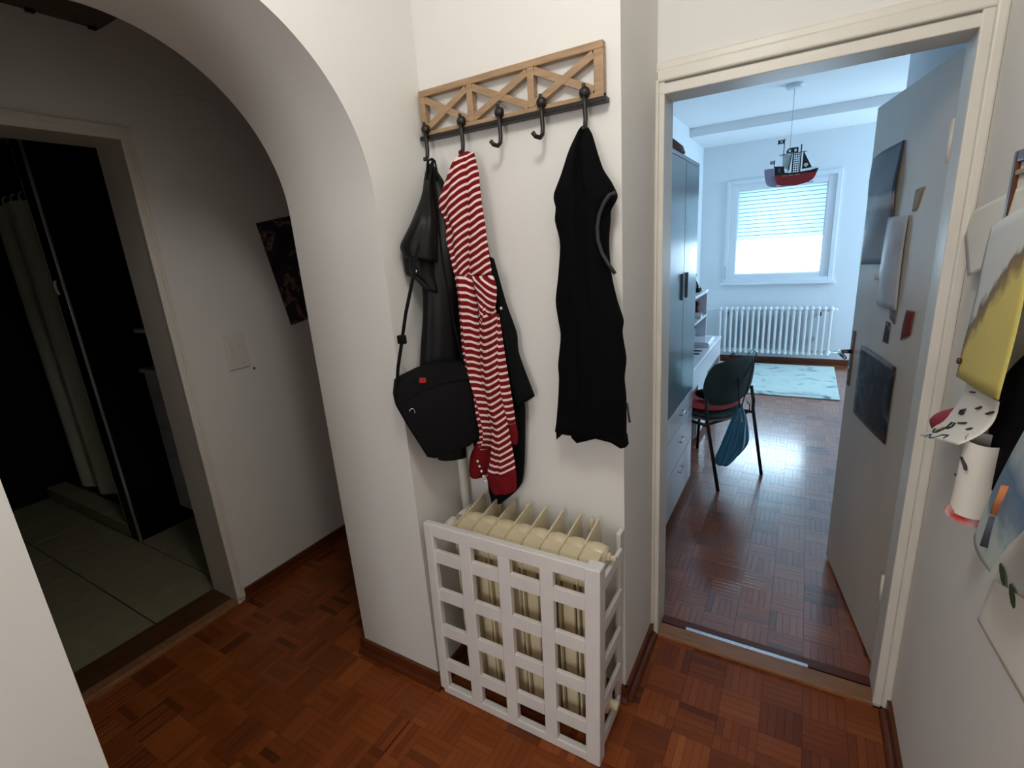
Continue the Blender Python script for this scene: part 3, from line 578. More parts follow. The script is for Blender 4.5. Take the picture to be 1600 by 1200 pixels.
# ---- lattice cover in front of it
gr = tag(empty('radiator_cover', (-.73, 1.10, 0)), 'white wooden lattice cover standing in front of the hall radiator', 'radiator cover')
def shear(mb):
    mb.v = [(x + .014 * (z - .68) / .65, y, z) for x, y, z in mb.v]; return mb
YG = 1.092
part(shear(MB().box(-1.044, -.422, YG - .002, YG + .022, .667, .713, .003)), 'top_rail', M_grille, gr)
part(shear(MB().box(-1.030, -.422, YG - .002, YG + .022, .0, .034, .004)), 'bottom_rail', M_grille, gr)
part(shear(MB().box(-1.044, -1.006, YG - .003, YG + .022, .018, .709, .005)), 'stile', M_grille, gr)
for a, c in ((-.902, -.856), (-.755, -.712), (-.609, -.565)): part(shear(MB().box(a, c, YG - .002, YG + .020, .030, .670, .003)), 'stile', M_grille, gr)
part(shear(MB().box(-.467, -.420, YG - .004, YG + .042, .0, .714, .004)), 'corner_post', M_grille, gr)
sx = [-1.008, -.904, -.857, -.757, -.714, -.611, -.567, -.465]
for z in (.564, .411, .259, .105):
    for k in range(4): part(shear(MB().box(sx[2 * k], sx[2 * k + 1], YG + .002, YG + .016, z, z + .049, .002)), 'slat', M_grille, gr)
part(shear(MB().box(-.452, -.437, 1.318, 1.358, .0, .690, .003)), 'rear_post', M_grille, gr)
for z in (.600, .450, .300, .150, .010): part(shear(MB().box(-.443, -.430, YG + .040, 1.320, z, z + .042, .002)), 'side_slat', M_grille, gr)

# ---- corridor wall things
sw = tag(empty('light_switch', (XB, 1.29, 1.20)), 'white switch plate on the corridor wall beside the bathroom door', 'light switch')
part(MB().box(XB, XB + .010, 1.241, 1.341, 1.120, 1.284, .004), 'plate', M_switch, sw)
for k in range(3):
    for j in range(2):
        y = 1.264 + .036 * j; z = 1.142 + .043 * k
        part(MB().box(XB + .009, XB + .014, y - .002, y + .020, z, z + .034, .002), 'rocker', M_switch, sw)
nl = tag(MB().lathe((XB + .004, 1.355, 1.107), [(.002, -.006), (.002, .006), (.005, .006), (.005, .009)], 'x', 8).build('nail', M_iron), 'small dark nail in the corridor wall below the switch plate', 'nail')
jc = tag(MB().box(XB, XB + .007, 1.268, 1.455, 2.150, 2.270, .003).build('junction_cover', M_wall), 'painted junction cover high on the corridor wall', 'cover plate')
hs = tag(empty('wall_shelf', (XB, .9, 2.43)), 'dark wooden shelf high on the corridor wall above the bathroom door', 'shelf')
M_dkw = mat('dark_wood', (92, 82, 66), .6, noise=.2, nscale=10)
part(MB().box(XB, XB + .16, .30, 1.056, 2.433, 2.455, .002), 'board', M_dkw, hs)
for y in (.86, 1.03): part(MB().box(XB + .004, XB + .02, y - .012, y + .012, 2.424, 2.434, .001), 'bracket', M_iron, hs)
part(MB().box(XB, XB + .012, .30, 1.056, 2.455, 2.50, .002), 'back_strip', M_dkw, hs)
M_pst = blotch('dark_fantasy_print', [(.30, (30, 24, 36)), (.46, (52, 44, 64)), (.56, (62, 36, 30)), (.62, (150, 132, 124)), (.67, (56, 36, 30))], 7, 3.0, .45, 2.5)
P4 = [(XB + .003, 1.515, 1.772), (XB + .003, 1.90, 1.846), (XB + .003, 1.985, 1.338), (XB + .003, 1.600, 1.272)]
ps = tag(MB().prism(P4, (.003, 0, 0)).build('poster', M_pst), 'dark purple poster hanging tilted on the corridor wall', 'poster')
# ---- drawings and board on the right wall
def sheet(name, c4, m, bend=(0, 0), th=.0008, nu=14, nv=16, curl=0.0, parent=None, edge=0.0):
    """paper sheet between 4 corners (top far, top near, bottom near, bottom far) bowed along its normal"""
    a, b, c, d = [Vector(p) for p in c4]; n = (b - a).cross(d - a).normalized()
    if n.x > 0: n = -n
    vs = []
    for off in (0, th):
        for i in range(nv):
            v = i / (nv - 1)
            for j in range(nu):
                u = j / (nu - 1)
                e = 1 + edge * math.sin(7 * v + 3 * u) * (u if u > .5 else 1 - u)
                p = (a * (1 - u) + b * u) * (1 - v) + (d * (1 - u) + c * u) * v
                p = p + n * (bend[0] * math.sin(PI * u) + bend[1] * math.sin(PI * v) + curl * v ** 3 + edge * math.sin(9 * v + 5 * u) + off)
                vs.append(p)
    k = nu * nv; fs = []
    for i in range(nv - 1):
        for j in range(nu - 1):
            q = (i * nu + j, i * nu + j + 1, (i + 1) * nu + j + 1, (i + 1) * nu + j)
            fs += [q, tuple(k + x for x in reversed(q))]
    rim = [j for j in range(nu)] + [i * nu + nu - 1 for i in range(1, nv)] + [(nv - 1) * nu + j for j in range(nu - 2, -1, -1)] + [i * nu for i in range(nv - 2, 0, -1)]
    fs += [(rim[i], rim[(i + 1) % len(rim)], k + rim[(i + 1) % len(rim)], k + rim[i]) for i in range(len(rim))]
    return MB().add(vs, fs, True).build(name, m, parent)
def ramp_z(name, stops, axis, lo, hi, scale=9, amt=.25, rough=.8, seed=0.0, slant=0.0, y0=0.0):
    """painted sheet: bands of colour along an axis with an uneven edge"""
    M, nt, N, L, b = node_mat(name, rough)
    tc = N.new('ShaderNodeTexCoord'); sx_ = N.new('ShaderNodeSeparateXYZ'); L.new(tc.outputs['Object'], sx_.inputs[0])
    mr = N.new('ShaderNodeMapRange'); mr.inputs[1].default_value = lo; mr.inputs[2].default_value = hi; sl = N.new('ShaderNodeMath'); sl.operation = 'MULTIPLY_ADD'; L.new(sx_.outputs[1], sl.inputs[0]); sl.inputs[1].default_value = slant
    s2 = N.new('ShaderNodeMath'); s2.operation = 'SUBTRACT'; L.new(sx_.outputs[axis], s2.inputs[0]); s2.inputs[1].default_value = slant * y0; L.new(s2.outputs[0], sl.inputs[2]); L.new(sl.outputs[0], mr.inputs[0])
    t = N.new('ShaderNodeTexNoise'); t.inputs['Scale'].default_value = scale; t.inputs['Detail'].default_value = 5
    mp = N.new('ShaderNodeMapping'); mp.inputs['Location'].default_value = (seed, seed, 0); L.new(tc.outputs['Object'], mp.inputs[0]); L.new(mp.outputs[0], t.inputs['Vector'])
    ma = N.new('ShaderNodeMath'); ma.operation = 'MULTIPLY_ADD'; L.new(t.outputs['Fac'], ma.inputs[0]); ma.inputs[1].default_value = amt
    ad = N.new('ShaderNodeMath'); ad.operation = 'SUBTRACT'; L.new(mr.outputs[0], ad.inputs[0]); ad.inputs[1].default_value = amt / 2; L.new(ad.outputs[0], ma.inputs[2])
    rp = N.new('ShaderNodeValToRGB'); L.new(ma.outputs[0], rp.inputs[0]); e = rp.color_ramp.elements
    e[0].position, e[0].color = stops[0][0], lin(stops[0][1]) + (1,)
    e[1].position, e[1].color = stops[-1][0], lin(stops[-1][1]) + (1,)
    for p, c in stops[1:-1]:
        k = e.new(p); k.color = lin(c) + (1,)
    L.new(rp.outputs[0], b.inputs['Base Color'])
    return M
bd = tag(empty('pin_board', (XW, 1.1, 1.2)), 'white pin board with a brown wooden frame on the right wall', 'board')
bx0, bx1 = .337, XW
part(MB().box(bx1 - .008, bx1, .86, 1.395, 1.14, 1.680), 'panel', M_paper, bd)
part(MB().box(bx0, bx1, 1.388, 1.408, 1.12, 1.692, .003), 'frame_stile', M_brass, bd)
part(MB().box(bx0, bx1, .84, .86, 1.12, 1.692, .003), 'frame_stile', M_brass, bd)
part(MB().box(bx0, bx1, .86, 1.388, 1.670, 1.692, .003), 'frame_rail', M_brass, bd)
part(MB().box(bx0, bx1, .86, 1.388, 1.12, 1.14, .003), 'frame_rail', M_brass, bd)
part(MB().box(bx0 + .001, bx1 - .006, .86, 1.388, 1.646, 1.656, .002), 'cross_bar', M_oak, bd)
tag(sheet('paper_sheet', PAPER['white_sheet'], M_paper, bend=(.0, .0)), 'blank white paper sheet pinned at the top of the right hand board', 'paper')
M_ptg = ramp_z('yellow_painting', [(0.0, (208, 192, 104)), (.36, (214, 196, 108)), (.46, (150, 124, 78)), (.56, (120, 102, 80)), (.63, (206, 208, 206)), (1.0, (214, 216, 216))], 2, 1.25, 1.60, 22, .34, seed=2.0, slant=.95, y0=1.25)
pt = tag(sheet('painting', PAPER['painting'], M_ptg, bend=(.003, .0), edge=.001), "child's painting in yellow and brown with a grey top on the right wall", 'painting')
MB().lathe((.292, 1.325, 1.287), [(.006, -.004), (.007, 0), (.004, .006)], 'x', 10).build('pin', M_brass, pt)
dw = tag(sheet('drawing', PAPER['drawing'], M_paper, bend=(.004, -.010), curl=.016), 'white drawing with black brush marks curling off the right wall', 'drawing')
def on_sheet(c4, u, v): 
    a, b, c, d = [Vector(p) for p in c4]; return (a * (1 - u) + b * u) * (1 - v) + (d * (1 - u) + c * u) * v
def dshift(u, v): return Vector((-.004 * math.sin(PI * u) + .010 * math.sin(PI * v) - .016 * v ** 3 - .0022, -.002, 0))
M_ink = mat('dark_ink', (52, 54, 62), .8); M_yel = mat('yellow_crayon', (214, 190, 110), .8)
for k, pts in enumerate([[(.12, .80), (.2, .86), (.3, .84), (.36, .72), (.34, .62)], [(.40, .74), (.45, .68), (.42, .62)], [(.48, .60), (.62, .56)], [(.15, .96), (.25, .90), (.35, .96), (.45, .93), (.5, .86), (.62, .84), (.64, .92)], [(.30, .40), (.38, .36), (.40, .44), (.32, .46), (.30, .40)], [(.75, .66), (.8, .62)], [(.3, .08), (.42, .05)], [(.62, .28), (.7, .22)], [(.85, .30), (.95, .22)]]):
    MB().tube([on_sheet(PAPER['drawing'], u, v) + dshift(u, v) for u, v in pts], .0034, 6, flat=.5).build('brush_mark', M_ink, dw)
MB().tube([on_sheet(PAPER['drawing'], u, v) + dshift(u, v) for u, v in [(.2, .81), (.28, .80), (.33, .72)]], .006, 6, flat=.3).build('brush_mark', M_yel, dw)
tag(sheet('red_paper', PAPER['red'], M_red, bend=(.008, .004), nu=8, nv=8), 'red paper scrap sticking out behind the white drawing on the right wall', 'paper')
ta, tb = Vector(PAPER['tube'][0]), Vector(PAPER['tube'][1]); ta = ta.lerp(tb, .22)
rl = tag(MB().tube([ta, lerp(ta, tb, .5), tb], .029, 24, caps=False).tube([ta, tb], .0275, 24, caps=False).build('rolled_paper', M_paper), 'rolled white painting with a red inside hanging on the right wall', 'painting')
MB().tube([tb - (tb - ta) * .30, tb - Vector((0, 0, -.004))], .0268, 24, caps=False).tube([tb + Vector((0, 0, .012)), tb + Vector((-.004, .004, -.006)), tb + Vector((-.006, .006, -.016))], [.0272, .029, .030], 24, caps=False).build('red_inner_side', mat('red_paint', (190, 44, 44), .8, rgb2=(226, 190, 184), nscale=40), rl, )
tdir = (tb - ta).normalized()
for t, g, L_ in ((.30, -.3, .022), (.55, -.65, .004)):
    s_ = Vector((-math.cos(g), -math.sin(g) * -1, 0)); c = ta + (tb - ta) * t + Vector((-.0255, -.0135 if t < .5 else .010, 0))
    MB().tube([c + Vector((-.001, .008, .006)) * (L_ / .02), c + Vector((.0, -.010, -.008)) * (L_ / .02)], [.006, .003], 8, flat=.6).build('brush_mark', M_ink, rl)
M_blue = ramp_z('blue_painting', [(0, (196, 208, 200)), (.30, (186, 200, 196)), (.42, (120, 140, 160)), (.62, (88, 112, 142)), (.78, (160, 170, 176)), (1, (176, 184, 186))], 2, 1.02, 1.30, 20, .35, seed=5.0)
bp_ = tag(sheet('painting', PAPER['blue'], M_blue, bend=(.006, .004)), "child's blue grey painting with an orange stroke on the right wall", 'painting')
M_or = mat('orange_paint', (206, 128, 84), .8)
for (p, q, m_, w_) in (((.42, .30), (.52, .52), M_or, .008), ((.52, .55), (.70, .80), mat('slate_paint', (74, 80, 92), .8), .007)):
    a, c = on_sheet(PAPER['blue'], *p), on_sheet(PAPER['blue'], *q); o_ = Vector((-.0105, -.003, 0))
    MB().tube([a + o_, c + o_], w_, 8, flat=.2).build('brush_mark', m_, bp_)
tag(sheet('black_cloth', PAPER['black'], M_blk, bend=(.006, .004), th=.006), 'black cloth hanging between the rolled painting and the blue painting', 'cloth')
lw = tag(sheet('paper_sheet', PAPER['low'], M_paper, bend=(.0005, 0)), 'white paper with green marks fixed low on the right wall', 'paper')
M_grn = mat('green_paint', (66, 84, 40), .8)
for y, z, a_, c_ in ((1.085, .950, .020, .012), (1.028, .945, .020, .014)):
    MB().prism([(.3490, y + a_ * math.cos(g) * 1.0, z + c_ * math.sin(g) + .4 * a_ * math.cos(g)) for g in [2 * PI * k / 8 for k in range(8)]], (-.0006, 0, 0)).build('green_mark', M_grn, lw)

# ---- posters and scraps on the door leaf (built in the leaf's own frame, then placed)
LM = Matrix.Translation(Vector((.324, 1.873, 0))) @ Matrix.Rotation(ang, 4, 'Z')
def leaf_pts(*dz, x=-.0012): return [LM @ Vector((x, d, z)) for d, z in dz]
M_p1 = ramp_z('dark_blue_print', [(0, (96, 90, 102)), (.25, (116, 104, 108)), (.48, (90, 82, 94)), (.54, (158, 152, 160)), (.60, (150, 148, 158)), (.63, (60, 70, 92)), (1, (70, 82, 108))], 2, 1.415, 1.835, 11, .07, .4, seed=1.0)
tag(sheet('poster', leaf_pts((.665, 1.818), (.367, 1.838), (.367, 1.432), (.668, 1.414), x=-.006), M_p1, bend=(.006, .004), edge=.003), 'dark blue poster with curling edges high on the white door', 'poster')
M_p2 = blotch('dark_scene_print', [(.28, (16, 14, 16)), (.45, (34, 28, 28)), (.55, (70, 50, 42)), (.62, (52, 86, 108)), (.70, (26, 22, 24))], 9, 11.0, .4, 1.5, detail=3)
tag(sheet('poster', leaf_pts((.545, 1.100), (.165, 1.100), (.165, .820), (.545, .812), x=-.004), M_p2, bend=(.003, .002)), 'dark poster of shadowy figures low on the white door', 'poster')
M_p3 = mat('pale_grey_print', (196, 198, 204), .35, rgb2=(170, 168, 176), nscale=9)
tag(sheet('poster', leaf_pts((.425, 1.592), (.235, 1.592), (.225, 1.285), (.425, 1.285), x=-.006), M_p3, bend=(.012, .003)), 'pale grey paper curling along its right edge on the white door', 'poster')
tag(sheet('paper_scrap', leaf_pts((.150, 1.297), (.085, 1.300), (.095, 1.225), (.165, 1.195), x=-.003), M_dkred, bend=(.004, .002), nu=8, nv=8), 'dark red paper scrap on the white door below the pale paper', 'paper')
tag(sheet('tape_strip', leaf_pts((.215, 1.668), (.155, 1.672), (.19, 1.604), (.222, 1.602), x=-.002), mat('ochre_tape', (156, 138, 100), .5), nu=4, nv=6), 'ochre strip of tape above the pale paper on the white door', 'tape')
tag(sheet('paper_scrap', leaf_pts((.50, 1.385), (.41, 1.392), (.405, 1.378), (.49, 1.366), x=-.004), M_paper, bend=(.006, 0), nu=6, nv=4), 'small torn white paper scrap under the dark blue poster', 'paper')
tag(sheet('sticker', leaf_pts((.30, 1.305), (.235, 1.305), (.235, 1.235), (.29, 1.25), x=-.002), mat('faded_brown_print', (120, 104, 98), .5, noise=.3, nscale=30), nu=4, nv=4), 'faded brown sticker on the white door above the small dark sticker', 'sticker')
tag(sheet('sticker', leaf_pts((.315, 1.235), (.275, 1.235), (.275, 1.160), (.325, 1.160), x=-.002), blotch('dark_figure_print', [(.3, (40, 36, 40)), (.5, (56, 52, 58)), (.7, (140, 140, 144))], 40, 3.0), nu=4, nv=4), 'small dark sticker on the white door above the low poster', 'sticker')

# ================================================================ THE BRIGHT ROOM
# ---- wardrobe
wd = tag(empty('wardrobe', (-.85, 2.5, 0)), 'tall wardrobe with teal grey doors above white drawers', 'wardrobe')
WF = -.552
part(MB().box(-1.155, WF - .020, 1.95, 3.10, .05, 1.94).box(-1.14, WF - .05, 1.96, 3.09, 0, .05), 'carcass', M_white, wd)
part(MB().box(-1.158, WF - .001, 1.945, 3.105, 1.940, 1.960, .002), 'top_board', M_teal, wd)
for a, c, hy in ((1.955, 2.395, 2.34), (2.403, 2.745, 2.690), (2.751, 3.098, 2.806)):
    d_ = part(MB().box(WF - .018, WF, a, c, .668, 1.938, .002), 'door', M_teal, wd)
    MB().box(WF - .001, WF + .012, hy - .008, hy + .008, 1.255, 1.390, .004).build('handle', mat('slate_handle', (110, 132, 146), .3), d_)
for a, c in ((1.955, 2.395), (2.403, 3.098)):
    for z0_, z1_, hz in ((.535, .660, .612), (.330, .529, .448), (.062, .324, .262)):
        d_ = part(MB().box(WF - .018, WF, a, c, z0_, z1_, .002), 'drawer', M_white, wd)
        MB().tube([(WF - .001, (a + c) / 2 - .045, hz), (WF + .016, (a + c) / 2 - .040, hz), (WF + .016, (a + c) / 2 + .040, hz), (WF - .001, (a + c) / 2 + .045, hz)], .0045, 8).build('handle', M_chrome, d_)
cp = tag(MB().ball((-.76, 2.56, 1.965), .22, .36, .095, 20, 10, lambda t, g: 1.0 + .04 * math.sin(3 * g)).build('cushion', M_dkred), 'dark red cushion lying on top of the teal wardrobe', 'cushion')
cp.data.transform(Matrix.Identity(4))
for v in cp.data.vertices: v.co.z = max(v.co.z, 1.961)

# ---- desk with hutch
dk = tag(empty('desk', (-.88, 3.85, 0)), 'white desk between the wardrobe and the window wall', 'desk')
part(MB().box(-1.155, -.598, 3.115, 4.640, .678, .706, .003), 'desk_top', M_white, dk)
part(MB().box(-.622, -.602, 3.12, 4.635, .545, .677, .002), 'front_rail', M_white, dk)
part(MB().box(-1.15, -.604, 4.610, 4.638, 0, .677, .002), 'side_panel', M_white, dk)
part(MB().box(-1.15, -.64, 3.115, 3.140, 0, .677, .002), 'side_panel', M_white, dk)
pd = tag(empty('drawer_pedestal', (-.88, 3.85, 0)), 'low white drawer pedestal under the desk behind the chair', 'drawer unit')
part(MB().box(-1.12, -.652, 3.78, 4.20, .045, .500, .003), 'carcass', M_white, pd)
for z in (.055, .205, .355): part(MB().box(-.652, -.636, 3.786, 4.194, z, z + .14, .002), 'drawer', M_white, pd)
for x in (-1.08, -.69):
    for y in (3.82, 4.16): part(MB().lathe((x, y, .0225), [(.0225, -.01), (.0225, .01)], 'x', 12).box(x - .012, x + .012, y - .012, y + .012, .035, .046), 'caster', M_tube, pd)
sh = tag(empty('desk_shelf', (-.95, 3.95, .706)), 'white two tier shelf standing on the desk', 'shelf')
part(MB().box(-1.15, -.715, 4.545, 4.565, .707, 1.10, .002), 'side_panel', M_white, sh)
part(MB().box(-1.15, -.715, 3.30, 3.32, .707, 1.10, .002), 'side_panel', M_white, sh)
part(MB().box(-1.15, -.710, 3.29, 4.572, 1.101, 1.122, .002), 'top_board', M_white, sh)
part(MB().box(-1.15, -.715, 3.321, 4.544, .895, .912, .002), 'shelf_board', M_white, sh)
part(MB().box(-1.158, -1.15, 3.30, 4.565, .707, 1.10), 'back_panel', M_grey, sh)
# things on the shelf and the desk
ty = tag(empty('plush_toy', (-.815, 4.36, 1.122)), 'black and white plush toy with a red coat sitting on the desk shelf', 'toy')
def loc(mb, name, m, root, c): 
    o = mb.build(name, m, root); return o
loc(MB().ball((0, 0, .055), .045, .045, .055), 'torso', M_dkred, ty, 0)
loc(MB().ball((0, 0, .132), .040, .038, .036), 'head', M_white, ty, 0)
for s in (-1, 1):
    loc(MB().ball((.01, s * .030, .165), .014, .014, .015), 'ear', M_black, ty, 0)
    loc(MB().ball((.034, s * .014, .138), .007, .009, .011), 'eye_patch', M_black, ty, 0)
    loc(MB().tube([(.02, s * .04, .085), (.035, s * .055, .055), (.045, s * .045, .035)], [.014, .013, .011], 8), 'arm', M_black, ty, 0)
    loc(MB().tube([(.02, s * .025, .018), (.06, s * .035, .016), (.075, s * .038, .022)], [.018, .017, .018], 8), 'leg', M_black, ty, 0)
def book(x, y, z, w, d, h, m, label, rz=0.0, name='book', cat='book'):
    r = tag(empty(name, (x, y, z), rz), label, cat)
    MB().box(-d / 2, d / 2, -w / 2, w / 2, 0, h * .14).box(-d / 2, d / 2, -w / 2, w / 2, h * .86, h).box(-d / 2, -d / 2 + .004, -w / 2, w / 2, 0, h).build('cover', m, r)
    MB().box(-d / 2 + .004, d / 2 - .003, -w / 2 + .003, w / 2 - .003, h * .14, h * .86).build('pages', M_paper, r)
    return r
book(-.83, 3.95, .913, .22, .18, .035, M_white, 'white book lowest in the pile on the desk shelf')
book(-.835, 3.93, .949, .20, .16, .022, M_pvc, 'pale book in the middle of the pile on the desk shelf', .2)
book(-.83, 3.97, .972, .18, .15, .020, M_white, 'small white book on top of the pile on the desk shelf', -.15)
book(-.80, 4.37, .913, .20, .15, .022, M_white, 'white book lying at the far end of the desk shelf', .1)
bx = tag(empty('storage_box', (-.86, 4.30, .707)), 'blue grey storage box in the lower tier of the desk shelf', 'box')
MB().box(-.08, .08, -.13, .13, 0, .10, .004).build('body', mat('blue_grey_card', (110, 124, 134), .6), bx); MB().box(-.083, .083, -.133, .133, .10, .125, .004).build('lid', M_black, bx)
fg = tag(empty('toy_figure', (-.79, 4.50, .913)), 'small dark red toy figure on the desk shelf', 'toy')
MB().ball((0, 0, .04), .022, .022, .04).build('torso', M_dkred, fg); MB().ball((0, 0, .095), .022).build('head', mat('brown_plush', (96, 52, 44), .8), fg)
cs = tag(empty('white_case', (-.72, 4.27, .706)), 'flat white case lying on the desk', 'case')
MB().box(-.11, .10, -.15, .15, 0, .030, .006).build('body', M_white, cs); MB().box(-.10, .09, -.14, .14, .030, .036, .003).build('lid', M_pvc, cs)
for k, y in enumerate((3.85, 3.96)):
    pn = tag(empty('pen', (-.69, y, .711)), 'dark pen on the desk, the one %s the wardrobe' % ('nearer to' if k == 0 else 'farther from'), 'pen')
    MB().tube([(-.06, 0, 0), (.035, .004, 0)], .0048, 8).build('barrel', M_tube, pn); MB().tube([(.035, .004, 0), (.048, .0045, 0)], [.0045, .001], 8).build('tip', M_iron, pn)

# ---- chair
cr = math.radians(57.3)
ch = tag(empty('chair', (-.335, 3.275, 0), cr), 'dark green upholstered chair with black tube legs pushed up to the desk', 'chair')
def pad(w, h, t, curve, n=12):
    """rounded upholstered panel in local x (width) and z (height), bulging along y"""
    mb = MB(); vs = []; k = n + 1
    for side in (-1, 1):
        for i in range(k):
            for j in range(k):
                u, v = -1 + 2 * j / n, -1 + 2 * i / n
                x_, z_ = u * math.sqrt(1 - .38 * v * v), v * math.sqrt(1 - .30 * u * u)
                e = max(0, (1 - u ** 6) * (1 - v ** 6)) ** .5
                vs.append((x_ * w / 2, side * t / 2 * e + curve * x_ * x_, z_ * h / 2))
    fs = []
    for i in range(n):
        for j in range(n):
            q = (i * k + j, i * k + j + 1, (i + 1) * k + j + 1, (i + 1) * k + j); fs += [q, tuple(k * k + x for x in reversed(q))]
    return mb.add(vs, fs, True)
pb = pad(.455, .315, .040, .045); A = Matrix.Translation((0, -.005, .675)) @ Matrix.Rotation(math.radians(8), 4, 'X')
pb.v = [tuple(A @ Vector(p)) for p in pb.v]; pb.build('backrest', M_chairfab, ch)
ps_ = pad(.44, .42, .045, .03); A = Matrix.Translation((0, .23, .440)) @ Matrix.Rotation(math.radians(90), 4, 'X') @ Matrix.Rotation(0, 4, 'Z')
ps_.v = [tuple(A @ Vector(p)) for p in ps_.v]; ps_.build('seat', M_chairfab, ch)
sp_ = pad(.43, .41, .020, .03); A = Matrix.Translation((0, .23, .412)) @ Matrix.Rotation(math.radians(90), 4, 'X')
sp_.v = [tuple(A @ Vector(p)) for p in sp_.v]; sp_.build('seat_shell', mat('grey_plastic', (150, 146, 142), .5), ch)
for s in (-1, 1):
    MB().tube([(s * .205, .030, .60), (s * .215, .015, .50), (s * .212, .012, .44), (s * .205, -.087, 0.004)], .011, 10).build('leg', M_tube, ch)
    MB().tube([(s * .185, .42, .40), (s * .195, .44, .36), (s * .215, .47, .004)], .011, 10).build('leg', M_tube, ch)
    MB().tube([(s * .212, .012, .42), (s * .20, .20, .405), (s * .185, .42, .40)], .010, 10).build('side_rail', M_tube, ch)
MB().tube([(-.20, .05, .405), (.20, .05, .405)], .009, 10).build('cross_rail', M_tube, ch)
rc = tag(empty('seat_cushion', (-.335, 3.275, 0), cr), 'red cushion lying on the seat of the green chair', 'cushion')
p_ = pad(.41, .40, .045, .02); A = Matrix.Translation((0, .235, .484)) @ Matrix.Rotation(math.radians(90), 4, 'X')
p_.v = [tuple(A @ Vector(p)) for p in p_.v]; p_.build('pad', M_red, rc); 
MB().tube([(.19, .045, .487), (.20, .03, .47), (.195, .025, .43)], .004, 6).build('tie', M_red, rc)
bk = tag(empty('folded_jacket', (-.49, 3.365, .512), cr), 'black folded clothing lying on the red cushion of the green chair', 'clothing')
p_ = pad(.16, .17, .055, .02); A = Matrix.Translation((0, 0, .030)) @ Matrix.Rotation(math.radians(90), 4, 'X')
p_.v = [tuple(A @ Vector(p)) for p in p_.v]; p_.build('folded_body', M_blk, bk)
MB().tube([(-.07, -.04, .055), (0, -.02, .064), (.07, .02, .056)], .013, 8, flat=.5).build('sleeve', M_blk, bk)
# blue bag on its straps over the back of the chair
bb = tag(empty('drawstring_bag', (-.25, 3.20, .12)), 'blue plastic drawstring bag hanging from the back of the chair', 'bag')
Lc = [(-.300, 3.225, .520), (-.330, 3.215, .450), (-.352, 3.205, .385), (-.385, 3.195, .270), (-.412, 3.190, .190), (-.420, 3.190, .150), (-.408, 3.195, .125)]
Rc = [(-.277, 3.245, .526), (-.252, 3.26, .450), (-.240, 3.265, .395), (-.228, 3.27, .310), (-.235, 3.265, .262), (-.275, 3.25, .200), (-.350, 3.22, .122)]
o = cloth('sack', (Lc, Rc), M_bagblue, None, T=.050, back=.040, fold=.010, freq=1.7, seed=.6, rows=34, cols=20); o.parent = bb; o.location = -Vector(bb.location)
part(MB().tube([(-.292, 3.225, .515), (-.300, 3.243, .58), (-.312, 3.26, .70), (-.322, 3.268, .82), (-.350, 3.295, .852), (-.375, 3.315, .82)], .0055, 8, flat=.5), 'strap', M_tube, bb)
part(MB().tube([(-.283, 3.240, .52), (-.262, 3.300, .62), (-.238, 3.375, .76), (-.226, 3.405, .835), (-.255, 3.425, .850), (-.285, 3.432, .80)], .0050, 8, flat=.5), 'strap', M_tube, bb)

# ---- rug and far radiator
M_rug = blotch('pale_blue_rug', [(.30, (96, 116, 120)), (.37, (152, 172, 174)), (.43, (186, 204, 200)), (.62, (196, 212, 206)), (.74, (172, 194, 194))], 3.6, 9.0, .95, 1.4, detail=4)
rg = tag(MB().box(-.92, .372, 5.285, 6.60, .001, .012, .003).build('rug', M_rug), 'pale blue mottled rug on the parquet below the far radiator', 'rug')
fr_ = tag(empty('radiator', (-.29, 6.62, .14)), 'white column radiator with twenty sections under the far window', 'radiator')
NS = 20; xs0, xs1 = -.868, .290; pit = (xs1 - xs0) / (NS - 1)
def fsec():
    mb = MB()
    mb.box(-.0140, .0140, 6.562, 6.664, .165, .672, .011)
    for z in (.672, .165): mb.tube([(0, 6.562, z), (0, 6.575, z + (.010 if z > .4 else -.010)), (0, 6.655, z + (.010 if z > .4 else -.010)), (0, 6.664, z)], [.017, .021, .021, .017], 10)
    for z in (.668, .172): mb.lathe((0, 6.613, z), [(.018, -pit / 2), (.023, -pit / 4), (.023, pit / 4), (.018, pit / 2)], 'x', 12)
    return mb
f0 = fsec().build('section', M_radw, fr_)
for k in range(NS):
    o = f0 if k == 0 else f0.copy()
    if k: COL.objects.link(o); o.parent = fr_
    o.location = Vector((xs0 + pit * k, 0, 0)) - Vector(fr_.location)
part(MB().tube([(xs0 - .03, 6.613, .668), (-1.12, 6.613, .668), (-1.16, 6.62, .668)], .010, 10), 'pipe', M_radw, fr_)
part(MB().lathe((xs1 + .030, 6.613, .668), [(.015, 0), (.017, .012), (.012, .03)], 'x', 12), 'end_plug', M_radw, fr_)
part(MB().tube([(xs1 + .03, 6.613, .172), (.36, 6.613, .172), (.40, 6.64, .172), (.40, 6.70, .172), (.40, 6.74, .172)], .010, 10), 'pipe', M_radw, fr_)
for x in (-.805, -.19, .19):
    part(MB().box(x - .009, x + .009, 6.69, YF - .001, .585, .628), 'wall_bracket', M_tube, fr_)
part(MB().box(.166, .184, 6.69, YF - .001, .30, .335), 'wall_bracket', M_tube, fr_)

